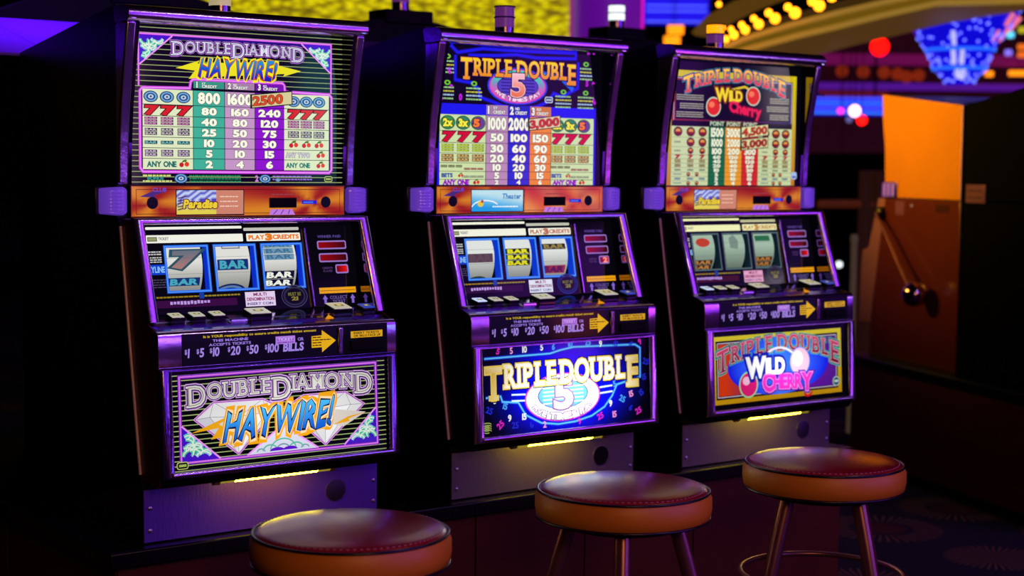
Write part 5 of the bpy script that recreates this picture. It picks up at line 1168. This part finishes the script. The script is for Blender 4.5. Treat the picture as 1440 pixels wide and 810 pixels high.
for k, (px, py) in enumerate(((1184, 100), (1214, 101), (1243, 102), (1262, 104), (1275, 108), (1292, 106))):
    tag(MB().sphere(at(px, py, 11.5), .045, 12, 8).build('wall_lamp', glow('dimorange', rgb(150, 45, 12), .6), smooth=60), 'dim orange lamp, ' + ('first', 'second', 'third', 'fourth', 'fifth', 'sixth')[k] + ' from the left in the row under the magenta band', 'lamp', 'row of dim orange lamps far behind')
for y0, y1, c_, es, lb in ((76, 92, rgb(125, 15, 85), .55, 'magenta light band upper, running behind the blue hanging lamp'), (117, 127, rgb(95, 25, 165), .6, 'violet light band lower, behind the top of the orange machine'), (128, 136, rgb(120, 25, 10), .5, 'short dull red light band just over the blue one')):
    a_ = 1120; b_ = 1475 if y1 < 128 else 1250
    panel('light_band', lb, 'light band', a_, y0, b_, y1, 12.2, glow('b%d' % y0, c_, es), th=.05)
struct('trim_1', MB().add([tuple(at(1120, 20, 13)), tuple(at(1500, 20, 13)), tuple(at(1500, 215, 13)), tuple(at(1120, 215, 13))] + [tuple(at(1120, 20, 13.1)), tuple(at(1500, 20, 13.1)), tuple(at(1500, 215, 13.1)), tuple(at(1120, 215, 13.1))], [(0, 1, 2, 3), (7, 6, 5, 4), (0, 4, 5, 1), (1, 5, 6, 2), (2, 6, 7, 3), (3, 7, 4, 0)]), mat('dark_red_fascia', rgb(60, 8, 12), .6, emit=rgb(42, 6, 10), es=.5, sampling=False))
# amber sign blobs
for px, py, lb in ((950, 42, 'upper amber sign lamp right of the violet column'), (945, 57, 'lower amber sign lamp right of the violet column')):
    dd = 9.8 + (py - 42) * .03; p = at(px, py, dd); q = at(px - 11, py, dd); r_ = at(px + 11, py, dd)
    lamp_thing('sign_lamp', lb, 'lamp', MB().tube([q, r_], .03, 12), glow('amb2', rgb(255, 140, 15), 1.8), p)
for px, py, wd, lb in ((1391, 104, 10, 'amber lamp just right of the tower light on the far machine'), (1432, 103, 26, 'wide amber lamp at the right edge of the picture'), (1440, 66, 16, 'orange grid lamp high at the right edge'), (1440, 77, 16, 'second orange grid lamp under the high one at the right edge'), (1440, 42, 14, 'yellow green lamp near the top right corner'), (1421, 49, 8, 'cyan lamp beside the blue hanging lamp'), (1418, 74, 8, 'pale violet lamp right of the blue hanging lamp')):
    c_ = rgb(255, 140, 15); 
    if 'green' in lb: c_ = rgb(150, 140, 15)
    if 'cyan' in lb: c_ = rgb(90, 200, 235)
    if 'violet' in lb: c_ = rgb(120, 100, 220)
    if 'orange' in lb: c_ = rgb(200, 90, 20)
    lamp_thing('sign_lamp', lb, 'lamp', MB().tube([at(px - wd / 2, py, 9.9 + py * .022), at(px + wd / 2, py, 9.9 + py * .022)], .022, 10), glow('r%d%d' % (px, py), c_, 1.6), at(px, py, 9.9 + py * .022))
# golden soffit: mouldings sweeping up from behind the right machine
def moulding(name, pts, w_, h_, m, parent):
    """bar following a polyline of world points, w_ deep, h_ high"""
    mb = MB(); n = len(pts)
    vs = []
    for i, p in enumerate(pts):
        a = pts[max(0, i - 1)]; b = pts[min(n - 1, i + 1)]; d = Vector((b - a).xy).normalized(); nn = Vector((-d.y, d.x, 0)) * w_
        vs += [p, p + nn, p + nn + Vector((0, 0, h_)), p + Vector((0, 0, h_))]
    fs = [(4 * i + k, 4 * i + (k + 1) % 4, 4 * i + 4 + (k + 1) % 4, 4 * i + 4 + k) for i in range(n - 1) for k in range(4)] + [(0, 1, 2, 3), (4 * n - 1, 4 * n - 2, 4 * n - 3, 4 * n - 4)]
    return mb.add(vs, fs).build(name, m, parent, bevel=.004, smooth=40)
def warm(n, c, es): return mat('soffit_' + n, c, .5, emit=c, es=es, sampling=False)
sf = thing('ceiling_soffit', 'golden stepped soffit ring sweeping up to the top right with rows of amber bulbs', 'soffit', tuple(at(1150, 40, 8.4)))
loc0 = Vector(sf.location)
def arcpts(pts, D): return [at(x, y, D + (x - 950) * .0006) - loc0 for x, y in pts]
bottom = [(1000, 104), (1060, 92), (1140, 80), (1200, 64), (1260, 50), (1330, 33), (1440, 15), (1500, 6)]
mid1 = [(1005, 88), (1050, 74), (1120, 55), (1180, 41), (1240, 26), (1320, 8), (1440, 5), (1500, 2)]
mid2 = [(1010, 74), (1050, 58), (1110, 40), (1180, 22), (1240, 8), (1320, -8), (1440, -6), (1500, -6)]
def ribbon(name, A, B, DA, DB, m):
    a = arcpts(A, DA); b = arcpts(B, DB); n = len(a); th = Vector((.1, .14, .03))
    vs = a + b + [p + th for p in a] + [p + th for p in b]
    fs = []
    for i in range(n - 1):
        fs += [(i, i + 1, n + i + 1, n + i), (2 * n + i, 3 * n + i, 3 * n + i + 1, 2 * n + i + 1), (i, 2 * n + i, 2 * n + i + 1, i + 1), (n + i, n + i + 1, 3 * n + i + 1, 3 * n + i)]
    return MB().add(vs, fs).build(name, m, sf, smooth=50)
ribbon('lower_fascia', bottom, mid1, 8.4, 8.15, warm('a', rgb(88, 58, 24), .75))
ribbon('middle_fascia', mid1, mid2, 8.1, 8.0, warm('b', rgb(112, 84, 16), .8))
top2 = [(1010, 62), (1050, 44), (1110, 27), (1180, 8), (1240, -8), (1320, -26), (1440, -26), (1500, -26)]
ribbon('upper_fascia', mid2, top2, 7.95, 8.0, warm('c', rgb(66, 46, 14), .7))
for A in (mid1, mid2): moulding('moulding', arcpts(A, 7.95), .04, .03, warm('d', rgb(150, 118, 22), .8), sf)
inner = [(985, 60), (1010, 35), (1050, 14), (1100, 0), (1160, -14)]; inn2 = [(1000, 40), (1030, 18), (1070, 0), (1120, -16), (1180, -30)]
ribbon('inner_ring', [(978, 50), (1000, 26), (1040, 4), (1090, -10), (1160, -24)], [(1004, 54), (1030, 32), (1066, 14), (1120, -6), (1180, -20)], 8.6, 8.5, warm('e', rgb(96, 66, 16), .7))
bl = [(1013, 62, 7), (1021, 55, 7), (1032, 49, 9), (1016, 39, 6), (1028, 41, 6), (1043, 35, 7), (1048, 42, 9), (1060, 26, 7), (1067, 34, 10), (1081, 18, 8), (1090, 26, 11), (1108, 10, 8), (1118, 18, 12), (1142, 2, 9), (1152, 8, 12), (1011, 6, 6), (1170, -4, 10)]
for px, py, s_ in bl:
    p = at(px, py, 7.9) - loc0
    MB().sphere(p, s_ * .0022, 12, 8).build('bulb', AMB, sf, smooth=60)
# blue hanging lamp: an upside-down stepped cone of beads
C = at(1350, 75, 9.2); px_m = 9.2 / FPX
t = thing('hanging_lamp', 'blue glowing beaded chandelier shaped like an upside-down cone', 'chandelier', (C.x, C.y, 0))
def zof(py): return at(1350, py, 9.2).z
tiers = [(118, 20), (108, 24), (97, 36), (71, 46), (48, 62), (20, 78), (8, 80)]
BLM = mat('blue_bead_glass', rgb(10, 8, 190), .3, emit=rgb(14, 8, 215), es=.9, sampling=False)
MB().lathe((0, 0, 0), [(r_ * px_m, zof(py)) for py, r_ in tiers], 40).build('shade', BLM, t, smooth=50)
dots = MB(); R3 = random.Random(5)
for k in range(240):
    f_ = R3.random(); py = 116 - f_ * 100
    for (p0, r0), (p1, r1) in zip(tiers[:-1], tiers[1:]):
        if p1 <= py <= p0: rr_ = r0 + (r1 - r0) * (p0 - py) / (p0 - p1)
    a = R3.uniform(0, 2 * PI); dots.sphere((rr_ * px_m * 1.01 * cos(a), rr_ * px_m * 1.01 * sin(a), zof(py)), .009, 6, 4)
tag(dots.build('bead', glow('bead', rgb(110, 120, 255), 1.6), t), kind='stuff')
for py, r_ in ((97, 36.5), (71, 47)): MB().tube([(r_ * px_m * cos(2 * PI * k / 40), r_ * px_m * sin(2 * PI * k / 40), zof(py)) for k in range(40)], .010, 8, True).build('hoop', glow('hoop', rgb(40, 110, 250), 1), t, smooth=80)
for s_, (pa, ra), (pb, rb), c_ in ((-.35, (110, 22), (98, 34), 0), (-.1, (112, 22), (99, 34), 0), (-.45, (92, 38), (74, 46), 0), (-.2, (92, 38), (74, 46), 0), (-.42, (66, 47), (48, 60), 0), (.85, (60, 50), (42, 64), 1), (.62, (60, 50), (46, 60), 1), (.72, (40, 66), (24, 76), 1), (.98, (44, 62), (26, 76), 1)):
    fwd = Vector((-_fw.x, -_fw.y, 0)).normalized(); rt = Vector((_r2.x, _r2.y, 0)).normalized()
    def pt(r_, py): k_ = r_ * px_m * 1.03; return tuple(rt * (k_ * s_) + fwd * (k_ * math.sqrt(1 - s_ * s_ * .96)) + Vector((0, 0, zof(py))))
    MB().tube([pt(ra, pa), pt(rb, pb)], .013, 8).build('crystal_strand', glow('cs%d' % c_, (rgb(190, 190, 235), rgb(240, 120, 130))[c_], 1.0), t, smooth=60)
MB().tube([(0, 0, zof(8)), (0, 0, 3.99)], .02, 8).build('stem', BLACKM, t)
lamp_thing('neon_strip', 'slanting orange neon strip right of the blue chandelier', 'neon', MB().tube([at(1419, 38, 9.6), at(1429, 22, 9.6)], .018, 10), glow('neo', rgb(255, 70, 20), 1.8), at(1429, 22, 9.6))
# dark posts and low lights in the gap between the right lit machine and the orange one
t = thing('display_cabinet', 'dark brown display case far behind, between the right lit machine and the orange one', 'cabinet', tuple(at(1205, 300, 9).xy.to_3d()))
for px, wpx, m in ((1217, 13, mat('umber_post', rgb(80, 40, 14), .5, emit=rgb(34, 16, 5), es=.6, sampling=False)), (1234, 8, MATS['umber_post'])):
    a = at(px - wpx / 2, 300, 9); b = at(px + wpx / 2, 300, 9); o_ = Vector((t.location.x, t.location.y, 0))
    z1 = at(px, 240, 9).z; ctr = (a + b) / 2 - o_
    MB().box(ctr.x - .03, ctr.x + .03, ctr.y - .03, ctr.y + .03, 0, z1).build('post', m, t, bevel=.004)
o_ = Vector((t.location.x, t.location.y, 0))
a, b = at(1150, 287, 9) - o_, at(1240, 287, 9) - o_
MB().tube([a, b], .022, 8).build('rail', mat('rail_glow', rgb(110, 50, 16), .5, emit=rgb(70, 28, 8), es=.6, sampling=False), t)
cb = at(1201, 350, 7.5)
tag(MB().lathe((cb.x, cb.y, at(1201, 372, 7.5).z), [(.014, .001 - at(1201, 372, 7.5).z), (.014, .10), (.017, .105), (.017, .13), (.012, .14)], 16).build('post_light', mat('pale_post', rgb(150, 140, 110), .4, emit=rgb(95, 80, 55), es=.35, sampling=False), smooth=40), 'slim pale post with a lit tip far behind, left of the orange machine', 'post')
